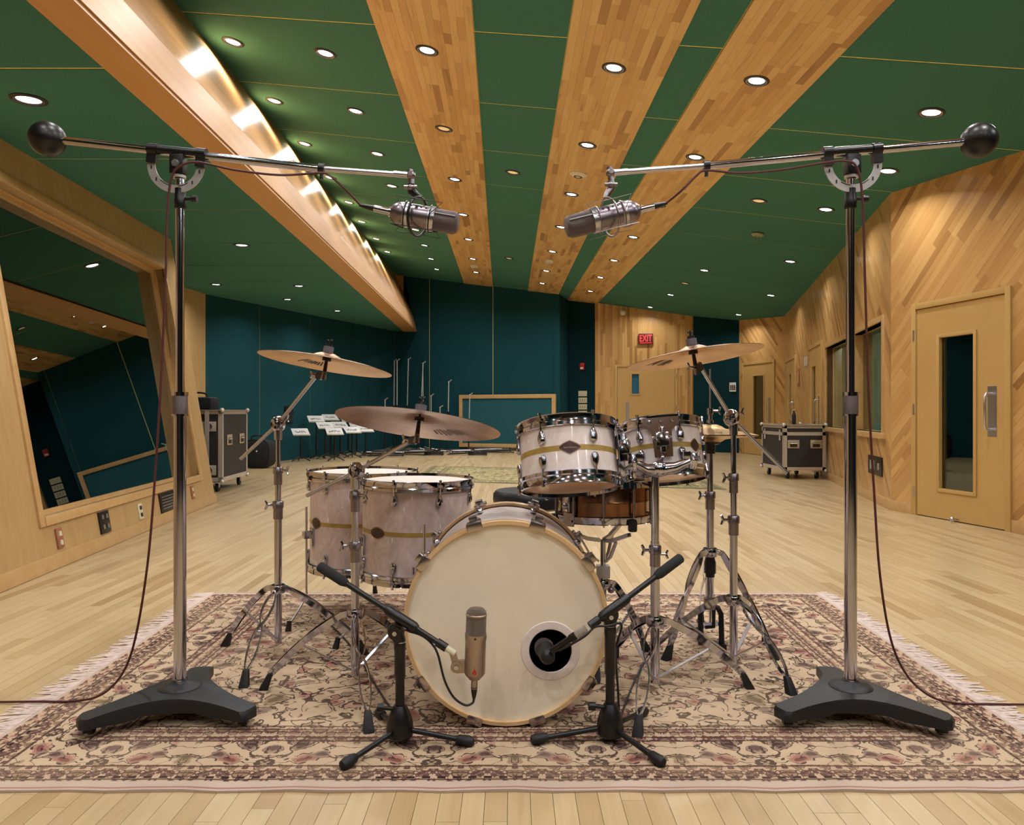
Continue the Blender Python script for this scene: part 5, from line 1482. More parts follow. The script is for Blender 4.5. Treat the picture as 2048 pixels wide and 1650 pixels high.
mb = MB(); mb.ribbon([(HX, HY - 0.01, 0.11), (HX, HY + 0.14, 0.055), (HX, HY + 0.30, 0.022)], (1, 0, 0), 0.038, 0.006); mb.build('footboard', MAT['steel'], r)
mb = MB(); mb.cyl((HX, HY, 0.11), (HX, HY, 0.20), 0.005, n=8); mb.build('chain', MAT['steel'], r)
cymbal('hi_hat_cymbal', 'upper bronze hi-hat cymbal under the clutch', V3(HX, HY, zc), (0.01, 0.02, 1), 0.190, MAT['cymbal_hat'], bell=0.06, edge=0.022, group='hi-hat cymbals')
cymbal('hi_hat_cymbal', 'lower bronze hi-hat cymbal on the black seat', V3(HX, HY, zc - 0.040), (0.01, 0.02, 1), 0.190, MAT['cymbal_hat'], bell=0.06, edge=0.014, group='hi-hat cymbals', flip=True)

# tom stand between the toms
TX, TY = 0.498, 2.61
r = thing('tom_stand', (TX, TY, 0), 'chrome double tom stand with clamps in front of the smaller rack tom', 'tom stand')
tripod(r, TX, TY, 0.248, [(0.375, 2.236), (0.83, 2.62), (0.40, 2.95)], loop=(0,))
tube_sections(r, TX, TY, [(0.03, 0.52, 0.0160), (0.45, 0.770, 0.0140)], [(0.475, 0.0185)], [(-1, -0.3, 0)])
mb = MB(); wing(mb, V3(TX + 0.016, TY - 0.005, 0.478), (1, -0.1, 0), 0.8); mb.build('wing_screw', MAT['chrome'], r)
cA = P(1268, 925, TY - 0.02); cB = P(1384, 920, TY - 0.02); cM = P(1318, 938, TY - 0.02)
mb = MB(); mb.tube([cA, cA.lerp(cM, 0.5) + V3(0, 0, -0.012), cM + V3(0, 0, -0.004), cM.lerp(cB, 0.5) + V3(0, 0, -0.010), cB], [0.014, 0.019, 0.026, 0.019, 0.014], 16); mb.ball(cM, (0.032, 0.028, 0.030), n=20, m=12)
hb = mb.build('double_clamp', MAT['chrome'], r)
for q, s in ((cA, -1), (cB, 1)):
    mb = MB(); mb.tube([q + V3(0, 0, -0.030), q + V3(0.004 * s, -0.004, 0.0), q + V3(0.006 * s, 0, 0.026)], [0.012, 0.018, 0.013], 14); mb.box(q + V3(-0.018 * s, 0, 0.018), (0.022, 0.026, 0.026)); mb.build('arm_clamp', MAT['chrome'], hb, bevel=0.002)
mb = MB(); wing(mb, cA + V3(-0.01, -0.012, -0.012), (-0.2, -1, -0.6), 1.1); mb.build('wing_screw', MAT['chrome'], hb)
mb = MB(); wing(mb, cB + V3(0.008, -0.012, 0.006), (0.2, -1, 0.4), 1.1); mb.build('wing_screw', MAT['chrome'], hb)
b1 = T1 @ (Matrix.Rotation(math.radians(72), 4, 'Z') @ V3(0, -0.20, 0.116))
mb = MB(); mb.tube(bez([cA, P(1250, 938, TY), P(1243, 930, TY + 0.01), P(1240, 905, TY + 0.02), V3(b1.x, b1.y, b1.z - 0.02), b1 + V3(0, 0, 0.03)], 6), 0.0062, 12); mb.build('tom_arm', MAT['chrome'], r)
b2 = T2 @ (Matrix.Rotation(math.radians(-10), 4, 'Z') @ V3(0, -0.185, 0.12))
mb = MB(); mb.tube(bez([cM + V3(0, 0, 0.01), V3(b2.x, b2.y, b2.z - 0.06), b2, b2 + V3(0, 0.01, 0.04)], 6), 0.0062, 12); mb.build('tom_arm', MAT['chrome'], r)
for (root, T, R, H, ang) in ((t1, T1, 0.166, 0.232, 72), (t2, T2, 0.143, 0.222, -10)):
    A = T @ Matrix.Rotation(math.radians(ang), 4, 'Z') @ Matrix.Translation((0, -R, 0))
    mb = MB()
    pl = [(-0.062, H * 0.5 + 0.095), (0.062, H * 0.5 + 0.095), (0.058, H * 0.5 + 0.07), (0.034, H * 0.5 + 0.05), (0.030, H * 0.5 - 0.045), (-0.030, H * 0.5 - 0.045), (-0.034, H * 0.5 + 0.05), (-0.058, H * 0.5 + 0.07)]
    n = len(pl)
    vs = [(x, -0.014, z) for x, z in pl] + [(x, -0.019, z) for x, z in pl]
    mb.add(vs, [tuple(range(n)), tuple(range(2 * n - 1, n - 1, -1))] + [(i, (i + 1) % n, (i + 1) % n + n, i + n) for i in range(n)], A)
    br_ = mb.build('mount_bracket', MAT['chrome'], root, bevel=0.002)
    mb = MB(); mb.box((0, -0.034, H * 0.5 + 0.012), (0.044, 0.034, 0.05), A); mb.cyl((-0.034, -0.036, H * 0.5 + 0.02), (0.034, -0.036, H * 0.5 + 0.02), 0.007, n=12, M=A); mb.cyl((0, -0.03, H * 0.5 - 0.035), (0, -0.03, H * 0.5 + 0.06), 0.012, n=14, M=A); mb.build('clamp_block', MAT['chrome'], br_, bevel=0.003)
    for x in (-0.04, 0.0, 0.04):
        mb = MB(); mb.ball((x, -0.022, H * 0.5 + 0.082), 0.0075, A, 12, 8); mb.build('bolt', MAT['chrome'], br_)

# snare stand
r = thing('snare_stand', (SX, SY, 0), 'chrome snare stand with basket arms holding the bronze snare', 'snare stand')
tripod(r, SX, SY, 0.30, [(0.545, 3.03), (0.30, 2.68), (0.16, 3.20)])
tube_sections(r, SX, SY, [(0.04, 0.36, 0.0135), (0.30, 0.47, 0.0110)], [], [])
mb = MB(); mb.box((SX, SY, 0.345), (0.052, 0.040, 0.050)); mb.build('tilt_block', MAT['plate'], r, bevel=0.004)
mb = MB(); mb.cyl((SX - 0.03, SY, 0.30), (SX + 0.035, SY, 0.295), 0.012, n=14); mb.ball((SX + 0.03, SY - 0.01, 0.275), 0.014, n=12, m=8); mb.build('adjuster', MAT['nickel'], r)
for a in (28, 148, 268):
    ph = math.radians(a)
    e = V3(math.sin(ph), -math.cos(ph), 0); lat = V3(-e.y, e.x, 0)
    b = V3(SX, SY, 0.468)
    mb = MB(); mb.ribbon([b + e * 0.012, b + e * 0.06 + V3(0, 0, 0.006), b + e * 0.17 + V3(0, 0, 0.045)], lat, 0.008, 0.007); mb.ribbon([V3(SX, SY, 0.385) + e * 0.016, V3(SX, SY, 0.41) + e * 0.05, b + e * 0.085 + V3(0, 0, 0.004)], lat, 0.006, 0.004); am = mb.build('basket_arm', MAT['steel'], r)
    mb = MB(); mb.box(b + e * 0.190 + V3(0, 0, 0.082), (0.032, 0.032, 0.046)); mb.build('rubber_grip', MAT['rubber'], am, bevel=0.008)

# throne
r = thing('drum_throne', (0.10, 3.36, 0), 'round black padded drum stool behind the bass drum', 'stool')
M = Matrix.Translation((0.10, 3.36, 0))
mb = MB(); mb.lathe([(0, 0.545), (0.16, 0.545), (0.180, 0.555), (0.186, 0.58), (0.184, 0.608), (0.172, 0.622), (0.10, 0.628), (0, 0.63)], 40, M); mb.build('seat', MAT['vinyl'], r)
mb = MB(); mb.lathe([(0, 0.06), (0.0145, 0.06), (0.0145, 0.545), (0, 0.545)], 18, M); mb.build('post', MAT['chrome'], r)
tripod(r, 0.10, 3.36, 0.26, [(0.10, 3.12), (0.31, 3.48), (-0.11, 3.48)])

# bass drum pedal
r = thing('bass_drum_pedal', (0.0, 2.86, 0), 'chrome bass drum pedal clamped to the back of the bass drum', 'pedal')
mb = MB(); mb.box((0, 2.99, 0.014), (0.10, 0.30, 0.012)); mb.build('base_plate', MAT['black'], r, bevel=0.003)
mb = MB(); mb.ribbon([(0, 2.87, 0.085), (0, 3.0, 0.05), (0, 3.13, 0.028)], (1, 0, 0), 0.04, 0.005); mb.build('footboard', MAT['steel'], r)
mb = MB()
for s in (-1, 1): mb.cyl((0.055 * s, 2.86, 0.02), (0.055 * s, 2.86, 0.17), 0.008, n=10)
mb.cyl((-0.065, 2.86, 0.17), (0.065, 2.86, 0.17), 0.007, n=10); mb.build('frame', MAT['chrome'], r)
mb = MB(); mb.cyl((0, 2.86, 0.17), (0, 2.88, 0.33), 0.004, n=8); mb.ball((0, 2.872, 0.335), (0.022, 0.026, 0.024), n=14, m=10); mb.build('beater', MAT['felt'], r)

# ------------------------------------------------------------------ short boom stands and kick drum microphones
def short_stand(cx, cy, feet, pivot, grip, bend, tip, side):
    nm = 'left' if side < 0 else 'right'
    r = thing('short_boom_stand', (cx, cy, 0), 'short black tripod boom stand in front of the bass drum on the %s' % nm, 'microphone stand', 'short black stands in front of the bass drum')
    M = Matrix.Translation((cx, cy, 0))
    mb = MB(); mb.lathe([(0, 0.024), (0.033, 0.024), (0.0385, 0.030), (0.0395, 0.046), (0.037, 0.068), (0.031, 0.090), (0.023, 0.108), (0.0175, 0.118), (0, 0.118)], 32, M); hub = mb.build('hub', MAT['black'], r)
    mb = MB(); q = V3(cx - 0.02, cy - 0.005, 0.108); mb.cyl(q, q + V3(-0.03, -0.004, 0.004), 0.006, n=10); mb.cyl(q + V3(-0.026, -0.004, 0.004), q + V3(-0.044, -0.006, 0.005), 0.012, n=14); mb.build('hub_knob', MAT['black'], hub)
    for f in feet:
        f = V3(f[0], f[1], 0); e = (f - V3(cx, cy, 0)).normalized()
        a = V3(cx, cy, 0.046) + e * 0.03; b = f + V3(0, 0, 0.020)
        mb = MB(); mb.cyl(a, b, 0.0080, n=14); lg = mb.build('leg', MAT['black'], r)
        d = (b - a).normalized()
        mb = MB(); mb.tube([b - d * 0.040, b - d * 0.034, b - d * 0.006, b + d * 0.008, b + d * 0.013], [0.0105, 0.0135, 0.0165, 0.0135, 0.006], 16); mb.build('rubber_foot', MAT['rubber'], lg)
    zt = pivot.z - 0.025
    mb = MB(); mb.lathe([(0, 0.10), (0.0135, 0.10), (0.0135, 0.20), (0.0165, 0.205), (0.0165, zt - 0.03), (0.0175, zt - 0.028), (0.0175, zt - 0.004), (0.015, zt), (0, zt)], 24, M); mb.build('column', MAT['black'], r)
    mb = MB(); mb.lathe([(0.0172, zt - 0.007), (0.0178, zt - 0.007), (0.0178, zt - 0.004), (0.0172, zt - 0.004)], 24, M, closed=True); mb.build('ring', MAT['steel'], r)
    up = (grip - tip).normalized()
    mb = MB(); mb.ball(pivot, (0.026, 0.020, 0.026), n=20, m=12); mb.cyl(pivot + V3(0, -0.026, 0), pivot + V3(0, 0.026, 0), 0.019, n=20); mb.cyl(V3(cx, cy, zt - 0.006), pivot, 0.018, 0.022, n=18)
    pm = bend
    mb.tube([pivot, pivot.lerp(pm, 0.7)], [0.020, 0.014], 14); pv = mb.build('pivot', MAT['black'], r)
    mb = MB(); mb.cyl(pivot + V3(0, -0.024, 0), pivot + V3(0, -0.031, 0), 0.007, n=6); mb.build('pivot_bolt', MAT['steel'], pv)
    mb = MB(); mb.cyl(grip, tip, 0.0085, n=18); bm_ = mb.build('boom_arm', MAT['black'], r)
    mb = MB(); d = (tip - grip).normalized(); L = (tip - grip).length
    k = (pm - grip).dot(d)
    mb.tube([grip + d * (k - 0.055), grip + d * (k - 0.045), grip + d * (k + 0.045), grip + d * (k + 0.055)], [0.011, 0.0155, 0.0155, 0.011], 16); mb.build('boom_clamp', MAT['black'], r)
    mb = MB(); mb.tube([grip - d * 0.004, grip, grip + d * 0.085, grip + d * 0.10], [0.012, 0.0150, 0.0150, 0.010], 18); mb.build('grip', MAT['foam'], r)
    mb = MB(); mb.cyl(tip - d * 0.032, tip, 0.0125, n=18); mb.build('thread_collar', MAT['black'], bm_)
    return r, d
kcL = (-0.327, 2.188)
pv = P(792, 1262, 2.188); gL = P(640, 1133, 2.24); tL = P(893, 1296, 2.140)
bL = gL.lerp(tL, 0.655)
_, dL = short_stand(kcL[0], kcL[1], [(-0.452, 2.025), (-0.121, 2.165), (-0.42, 2.375)], pv, gL, bL, tL, -1)
kcR = (0.288, 2.20)
pv = P(1220, 1230, 2.20); gR = P(1361, 1116, 2.27); tR = P(1180, 1252, 2.17)
bR = P(1222, 1222, 2.19)
short_stand(kcR[0], kcR[1], [(0.405, 2.04), (0.066, 2.178), (0.42, 2.385)], pv, gR, gR.lerp(tR, 0.74), tR, 1)

# vertical tube microphone
mx, my = (951 - 1024) * 2.14 / F, 2.14
def zpx(y): return CH - (y - HZ) * my / F
r = thing('tube_microphone', (mx, my, zpx(1395)), 'champagne coloured studio microphone with red flame emblem before the bass drum', 'microphone')
M = Matrix.Translation((mx, my, 0)) @ Matrix.Rotation(0.035, 4, 'Y'); M = Matrix.Translation((mx, my, zpx(1290))) @ Matrix.Rotation(0.03, 4, 'Y') @ Matrix.Translation((0, 0, -zpx(1290)))
R = 0.0300
mb = MB(); mb.lathe([(0.016, zpx(1358)), (0.019, zpx(1355)), (0.026, zpx(1350)), (R, zpx(1345)), (R, zpx(1279)), (R + 0.0012, zpx(1277)), (R + 0.0012, zpx(1267)), (0, zpx(1267))], 40, M); mb.build('body', MAT['mic_gold'], r)
mb = MB(); mb.lathe([(R - 0.001, zpx(1268)), (R - 0.001, zpx(1232)), (0, zpx(1232))], 40, M); mb.build('grille', MAT['mic_mesh'], r)
mb = MB(); mb.lathe([(R - 0.001, zpx(1232)), (R + 0.0005, zpx(1231)), (R + 0.0005, zpx(1228)), (R - 0.001, zpx(1227))], 40, M, closed=True); mb.build('grille_ring', MAT['mic_gold'], r)
mb = MB(); mb.lathe([(R - 0.001, zpx(1228)), (R - 0.002, zpx(1222)), (R - 0.010, zpx(1216.5)), (0.0005, zpx(1215))], 40, M); mb.build('grille_dome', MAT['mic_mesh'], r)
mb = MB(); mb.lathe([(0.0085, zpx(1378)), (0.0095, zpx(1377)), (0.0095, zpx(1358)), (0, zpx(1358))], 24, M); mb.build('connector', MAT['mic_gold'], r)
mb = MB(); mb.tube([M @ V3(0, 0, zpx(1374)), M @ V3(0, 0, zpx(1385)), M @ V3(0, 0, zpx(1397))], [0.0098, 0.008, 0.0045], 16); mb.build('plug', MAT['black'], r)
mb = MB()
fl_ = [(0, 0.014), (0.0018, 0.007), (0.0036, 0.005), (0.0058, 0.0005), (0.0062, -0.003), (0.0045, -0.0065), (0, -0.0080), (-0.0045, -0.0065), (-0.0062, -0.003), (-0.0054, 0.002), (-0.0032, 0.000), (-0.0018, 0.006)]
vs = [M @ V3(R * math.sin(x / R) * 1.006, -R * math.cos(x / R) * 1.012, zpx(1338) + z) for x, z in fl_]
mb.add(vs, [tuple(range(len(vs)))]); mb.build('emblem', MAT['red'], r, smooth=False)
mb = MB(); mb.cyl(M @ V3(0, -R - 0.0005, zpx(1272)), M @ V3(0, -R - 0.002, zpx(1272)), 0.003, n=12); mb.build('switch', MAT['ink'], r)
# its swivel clip on the boom
ad = P(924, 1318, my)
mb = MB(); mb.cyl(tL - dL * 0.004, tL + dL * 0.030, 0.0098, 0.0088, n=18)
h = thing('microphone_clip', tL, 'cream swivel clip joining the champagne microphone to the left boom', 'microphone clip')
mb.build('thread_adapter', pmat('cream_nylon', (216, 208, 180), 0.5), h)
mb = MB(); kn = P(913, 1333, my - 0.004); mb.cyl(kn + V3(0, -0.008, 0), kn + V3(0, 0.010, 0), 0.0165, n=22); mb.ribbon([tL + dL * 0.02, kn], (0, 1, 0), 0.006, 0.009); mb.ribbon([kn, V3(mx - R + 0.002, my, zpx(1332))], (0, 1, 0), 0.006, 0.018); mb.build('swivel', MAT['mic_gold'], h)
mb = MB(); mb.cyl(kn + V3(0, -0.007, 0), kn + V3(0, -0.013, 0), 0.0065, n=14); mb.build('screw', MAT['steel'], h)
cable('microphone_cable', [M @ V3(0, 0, zpx(1396)), P(945, 1406, my), P(930, 1410, my - 0.01), P(907, 1394, my - 0.01), P(889, 1360, my - 0.008), P(876, 1310, my), P(864, 1288, my + 0.01), P(845, 1272, 2.155), P(822, 1264, 2.165), P(805, 1262, 2.155), P(803, 1300, 2.215), P(803, 1380, 2.225), P(806, 1440, 2.24), G(790, 1425, 0.012), G(770, 1400, 0.012), G(700, 1290, 0.012), G(640, 1230, 0.012)], 0.0034, MAT['cable_black'], 'black cable looping from the champagne microphone along the left short stand')
# kick microphone in the port
kx, kz = (1095 - 1024) * 2.25 / F, P(0, 1310, 2.25).z
r = thing('kick_microphone', (kx, 2.24, kz), 'round black kick drum microphone poking into the port of the bass drum', 'microphone')
M = axis_matrix((kx, 2.225, kz), (-0.10, 1, 0.06))
mb = MB(); mb.lathe([(0.0005, -0.012), (0.010, -0.011), (0.018, -0.006), (0.0225, 0.004), (0.024, 0.016), (0.024, 0.05), (0.0275, 0.056), (0.0275, 0.062), (0, 0.062)], 32, M); mb.build('body', MAT['cast'], r)
mb = MB(); mb.lathe([(0.0275, 0.062), (0.030, 0.07), (0.030, 0.105), (0.026, 0.118), (0.0005, 0.124)], 32, M); mb.build('grille', MAT['mesh'], r)
mb = MB(); m0 = P(1103, 1302, 2.215); m1 = tR
dR = (m1 - m0).normalized()
mb.cyl(m0, m0.lerp(m1, 0.55), 0.0095, n=16); mb.cyl(m0.lerp(m1, 0.5), m0.lerp(m1, 0.62), 0.012, n=16); mb.build('plug', MAT['black'], r)
mb = MB(); mb.cyl(m0.lerp(m1, 0.66), m0.lerp(m1, 0.88), 0.0125, n=16); mb.build('clip_sleeve', MAT['plate'], r)
cable('microphone_cable', [m0 + V3(0.02, -0.014, 0.006), P(1140, 1290, 2.17), P(1170, 1272, 2.155), P(1190, 1254, 2.165), P(1215, 1252, 2.165), P(1243, 1250, 2.185), P(1232, 1300, 2.225), P(1236, 1380, 2.225), P(1240, 1440, 2.24), G(1246, 1420, 0.012), G(1270, 1360, 0.012), G(1300, 1300, 0.012)], 0.0034, MAT['cable_black'], 'black cable running along the right short stand to the kick microphone')

# ------------------------------------------------------------------ things at the back of the room
def flight_case(label, x0, x1, y0, y1, z0, z1, rz, lid, handles, latches):
    """box with aluminium edging on castors; faces: -y towards the camera, +/-x sides"""
    cx, cy = (x0 + x1) / 2, (y0 + y1) / 2
    r = thing('flight_case', (cx, cy, 0), label, 'flight case', 'flight cases')
    sx, sy, sz = x1 - x0, y1 - y0, z1 - z0
    mb = MB(); mb.box((cx, cy, (z0 + z1) / 2), (sx - 0.01, sy - 0.01, sz - 0.01)); mb.build('panel_body', MAT['laminate'], r)
    w, t = 0.05, 0.006
    for a in (x0, x1):
        for b in (y0, y1):
            mb = MB(); sa = 1 if a == x0 else -1; sb = 1 if b == y0 else -1
            mb.box((a + sa * w / 2 - sa * t / 2, b, (z0 + z1) / 2), (w, t, sz)); mb.box((a, b + sb * w / 2 - sb * t / 2, (z0 + z1) / 2), (t, w, sz)); mb.build('edge_angle', MAT['alu'], r)
    levels = [z0 + w / 2, z1 - w / 2] + ([lid] if lid else [])
    for z in levels:
        mb = MB()
        mb.box((cx, y0, z), (sx, t, w)); mb.box((cx, y1, z), (sx, t, w)); mb.box((x0, cy, z), (t, sy, w)); mb.box((x1, cy, z), (t, sy, w))
        mb.build('edge_band', MAT['alu'], r)
    mb = MB(); mb.box((cx, y0, z1), (sx, 0.08, t)); mb.box((cx, y1, z1), (sx, 0.08, t)); mb.box((x0, cy, z1), (0.08, sy, t)); mb.box((x1, cy, z1), (0.08, sy, t)); mb.build('top_edging', MAT['alu'], r)
    for a in (x0, x1):
        for b in (y0, y1):
            for z in (z0, z1):
                mb = MB(); mb.ball((a, b, z), 0.028, n=12, m=8); mb.build('ball_corner', MAT['alu'], r)
    for (face, u, z, hw, hh) in handles:
        mb = MB(); mi = MB(); mg = MB()
        if face == 'f':
            mb.box((u, y0 - 0.004, z), (hw, 0.01, hh)); mi.box((u, y0 - 0.006, z - 0.01), (hw * 0.62, 0.012, hh * 0.55)); mg.cyl((u - hw * 0.3, y0 - 0.016, z + 0.01), (u + hw * 0.3, y0 - 0.016, z + 0.01), 0.008, n=8)
        else:
            xx = x1 if face == 'r' else x0; s = 1 if face == 'r' else -1
            mb.box((xx + 0.004 * s, u, z), (0.01, hw, hh)); mi.box((xx + 0.006 * s, u, z - 0.01), (0.012, hw * 0.62, hh * 0.55)); mg.cyl((xx + 0.016 * s, u - hw * 0.3, z + 0.01), (xx + 0.016 * s, u + hw * 0.3, z + 0.01), 0.008, n=8)
        h = mb.build('handle_dish', MAT['handle_dish'], r, bevel=0.003); mi.build('dish_recess', MAT['trim_black'], h); mg.build('grip_bar', MAT['alu'], h)
    for (face, u, z, hw, hh) in latches:
        mb = MB(); mk = MB()
        if face == 'f': mb.box((u, y0 - 0.005, z), (hw, 0.012, hh)); mk.cyl((u, y0 - 0.011, z), (u, y0 - 0.02, z), hw * 0.25, n=12)
        else: mb.box((x0 - 0.005, u, z), (0.012, hw, hh)); mk.cyl((x0 - 0.011, u, z), (x0 - 0.02, u, z), hw * 0.25, n=12)
        l_ = mb.build('latch', MAT['alu'], r, bevel=0.003); mk.build('latch_key', MAT['steel'], l_)
    for a in (x0 + 0.09, x1 - 0.09):
        for b in (y0 + 0.09, y1 - 0.09):
            mb = MB(); mb.box((a, b, z0 - 0.012), (0.08, 0.08, 0.008)); mb.ribbon([(a - 0.022, b, z0 - 0.01), (a - 0.022, b + 0.02, 0.05)], (1, 0, 0), 0.003, 0.018); mb.ribbon([(a + 0.022, b, z0 - 0.01), (a + 0.022, b + 0.02, 0.05)], (1, 0, 0), 0.003, 0.018); c_ = mb.build('castor', MAT['alu'], r)
            mb = MB(); mb.cyl((a - 0.016, b + 0.02, 0.05), (a + 0.016, b + 0.02, 0.05), 0.05, n=18); mb.build('wheel', MAT['rubber'], c_)
    r.rotation_euler = (0, 0, rz)
    return r
flight_case('tall black flight case with aluminium edges on castors beside the window wall', -4.62, -3.55, 9.07, 10.12, 0.13, 1.0, math.radians(3.5), None,
            [('r', 9.35, 0.63, 0.19, 0.13), ('r', 9.86, 0.63, 0.19, 0.13)], [('f', -3.70, 0.80, 0.16, 0.12), ('f', -3.70, 0.27, 0.16, 0.12)])
mb = MB(); mb.box((-3.72, 9.04, 0.565), (0.05, 0.01, 0.86)); cs = mb.build('edge_band', MAT['alu'], bpy.data.objects['flight_case'])
r = thing('equipment_bag', (-4.1, 9.75, 1.0), 'small black bag lying on top of the tall flight case', 'bag')
mb = MB(); mb.box((-4.1, 9.75, 1.085), (0.5, 0.3, 0.17)); mb.build('body', MAT['bag'], r, bevel=0.05)
mb = MB(); mb.tube(bez([(-4.25, 9.75, 1.16), (-4.2, 9.75, 1.22), (-4.0, 9.75, 1.22), (-3.95, 9.75, 1.16)], 5), 0.012, 8); mb.build('strap', MAT['bag'], r)
flight_case('wide black flight case with two butterfly handles beside the right wall', 3.95, 4.56, 10.9, 11.86, 0.125, 0.79, 0.0, 0.66,
            [('f', 4.09, 0.51, 0.17, 0.12), ('f', 4.42, 0.51, 0.17, 0.12)], [('l', 11.05, 0.64, 0.05, 0.16), ('l', 11.7, 0.64, 0.05, 0.16)])
r = thing('water_bottle', (4.36, 11.6, 0.79), 'small dark bottle standing on the right flight case', 'bottle')
mb = MB(); mb.lathe([(0, 0.79), (0.03, 0.79), (0.03, 0.93), (0.012, 0.97), (0.012, 1.0), (0, 1.0)], 16, Matrix.Translation((4.36, 11.6, 0))); mb.build('body', MAT['ink'], r)
mb = MB(); mb.lathe([(0, 1.0), (0.014, 1.0), (0.014, 1.02), (0, 1.02)], 14, Matrix.Translation((4.36, 11.6, 0))); mb.build('cap', MAT['plate_white'], r)
# soft black bag on the floor
r = thing('drum_bag', (-4.42, 13.15, 0), 'rounded black nylon bag on the floor behind the tall flight case', 'bag')
M = Matrix.Translation((-4.42, 13.15, 0.25)) @ Matrix.Rotation(-0.1, 4, 'Z')
mb = MB(); prof = []
n = 36; ring = [(0.24 * (abs(math.cos(2 * PI * i / n)) ** 0.55) * (1 if math.cos(2 * PI * i / n) >= 0 else -1), 0.25 * (abs(math.sin(2 * PI * i / n)) ** 0.6) * (1 if math.sin(2 * PI * i / n) >= 0 else -1)) for i in range(n)]
lays = [(-0.17, 0.86), (-0.15, 0.97), (0, 1.0), (0.15, 0.97), (0.17, 0.86)]
vs = [(x * s, y, z * s) for (y, s) in lays for (x, z) in ring]
fs = [(k * n + i, k * n + (i + 1) % n, (k + 1) * n + (i + 1) % n, (k + 1) * n + i) for k in range(4) for i in range(n)] + [tuple(range(n - 1, -1, -1)), tuple(4 * n + i for i in range(n))]
mb.add(vs, fs, M); mb.build('body', MAT['bag'], r)
mb = MB(); mb.tube([M @ V3(x * 0.99, -0.155, z * 0.99) for x, z in ring], 0.008, 6, closed=True); mb.build('piping', MAT['rubber'], r)
mb = MB(); mb.tube(bez([M @ V3(-0.12, -0.1, 0.24), M @ V3(-0.08, -0.1, 0.31), M @ V3(0.08, -0.1, 0.31), M @ V3(0.12, -0.1, 0.24)], 5), 0.013, 8); mb.build('handle', MAT['bag'], r)
mb = MB(); mb.cyl(M @ V3(0.02, -0.168, 0.05), M @ V3(0.02, -0.178, 0.05), 0.014, n=12); mb.build('logo_patch', MAT['white'], r)

# music stands with lettered desks
def make_music_stand(seed):
    rg = random.Random(seed)
    r = thing('music_stand', (0, 0, 0), 'x', 'music stand', 'music stands')
    H = 1.0                                                   # desk height is set by scaling the column mesh
    return r
def music_stand(px, pyd, d, label, seed):
    rg = random.Random(seed)
    c = P(px, pyd, d)
    r = thing('music_stand', (c.x, d, 0), label, 'music stand', 'music stands')
    th = math.radians(30); sk = 0.10
    M = Matrix.Translation(c) @ Matrix.Rotation(th, 4, 'X') @ Matrix.Shear('XY', 4, (0, 0)) if False else Matrix.Translation(c) @ Matrix.Rotation(rg.uniform(0.42, 0.6), 4, 'Z') @ Matrix.Rotation(th, 4, 'X')
    w, h = 0.165, 0.135
    mb = MB(); mb.box((0, 0, 0), (2 * w, 2 * h, 0.006), M); mb.box((0, -h, 0.014), (2 * w, 0.006, 0.03), M); mb.build('desk', MAT['paper'], r, bevel=0.002)
    mb = MB(); x = -w * 0.62                                   # hand lettering, too small to read
    while x < w * 0.62:
        ww = rg.uniform(0.008, 0.022)
        mb.box((x, 0.0 + rg.uniform(-0.012, 0.012), 0.0042), (ww * 0.7, rg.uniform(0.035, 0.075), 0.001), M)
        mb.box((x + ww * 0.4, rg.choice((-0.03, 0.03, 0.0)), 0.0042), (ww, 0.014, 0.001), M); x += ww + 0.012
    mb.build('lettering', MAT['ink'], r, smooth=False)
    mb = MB(); mb.cyl((c.x, d + 0.03, c.z - 0.03), (c.x, d + 0.03, 0.20), 0.014, n=10); mb.cyl((c.x, d + 0.03, c.z * 0.55), (c.x, d + 0.03, 0.08), 0.021, n=10); mb.box((c.x, d + 0.02, c.z - 0.02), (0.10, 0.03, 0.02)); mb.build('post', MAT['black'], r)
    for k in range(3):
        a = rg.uniform(0, 0.5) + 2 * PI * k / 3 - 0.4
        e = V3(math.cos(a), math.sin(a), 0); b = V3(c.x, d + 0.03, 0)
        mb = MB(); mb.tube([b + V3(0, 0, 0.10), b + e * 0.10 + V3(0, 0, 0.06), b + e * 0.20 + V3(0, 0, 0.014)], 0.013, 8); mb.build('leg', MAT['black'], r)
MS = [(601, 864, 14.9, 'music stand set apart at the left end of the group, white desk with black lettering'),
      (632, 838, 15.75, 'tallest music stand at the back left of the group, white lettered desk'),
      (661, 835, 16.5, 'back music stand, second from the left, with papers on its desk'),
      (650, 851, 15.6, 'middle row music stand with white lettered desk, left one of the row'),
      (680, 850, 16.2, 'middle row music stand with white lettered desk, centre of the row'),
      (669, 863, 15.0, 'front row music stand with white lettered desk, left one of the row'),
      (704, 860, 15.9, 'front row music stand with white lettered desk, centre of the row'),
      (731, 858, 16.5, 'front row music stand with white lettered desk, right one of the row'),
      (696, 838, 17.2, 'back music stand half hidden by the left edge of the ride cymbal'),
      (713, 848, 16.9, 'middle row music stand partly hidden under the ride cymbal')]
for i, a in enumerate(MS): music_stand(a[0], a[1], a[2], a[3], 50 + i)

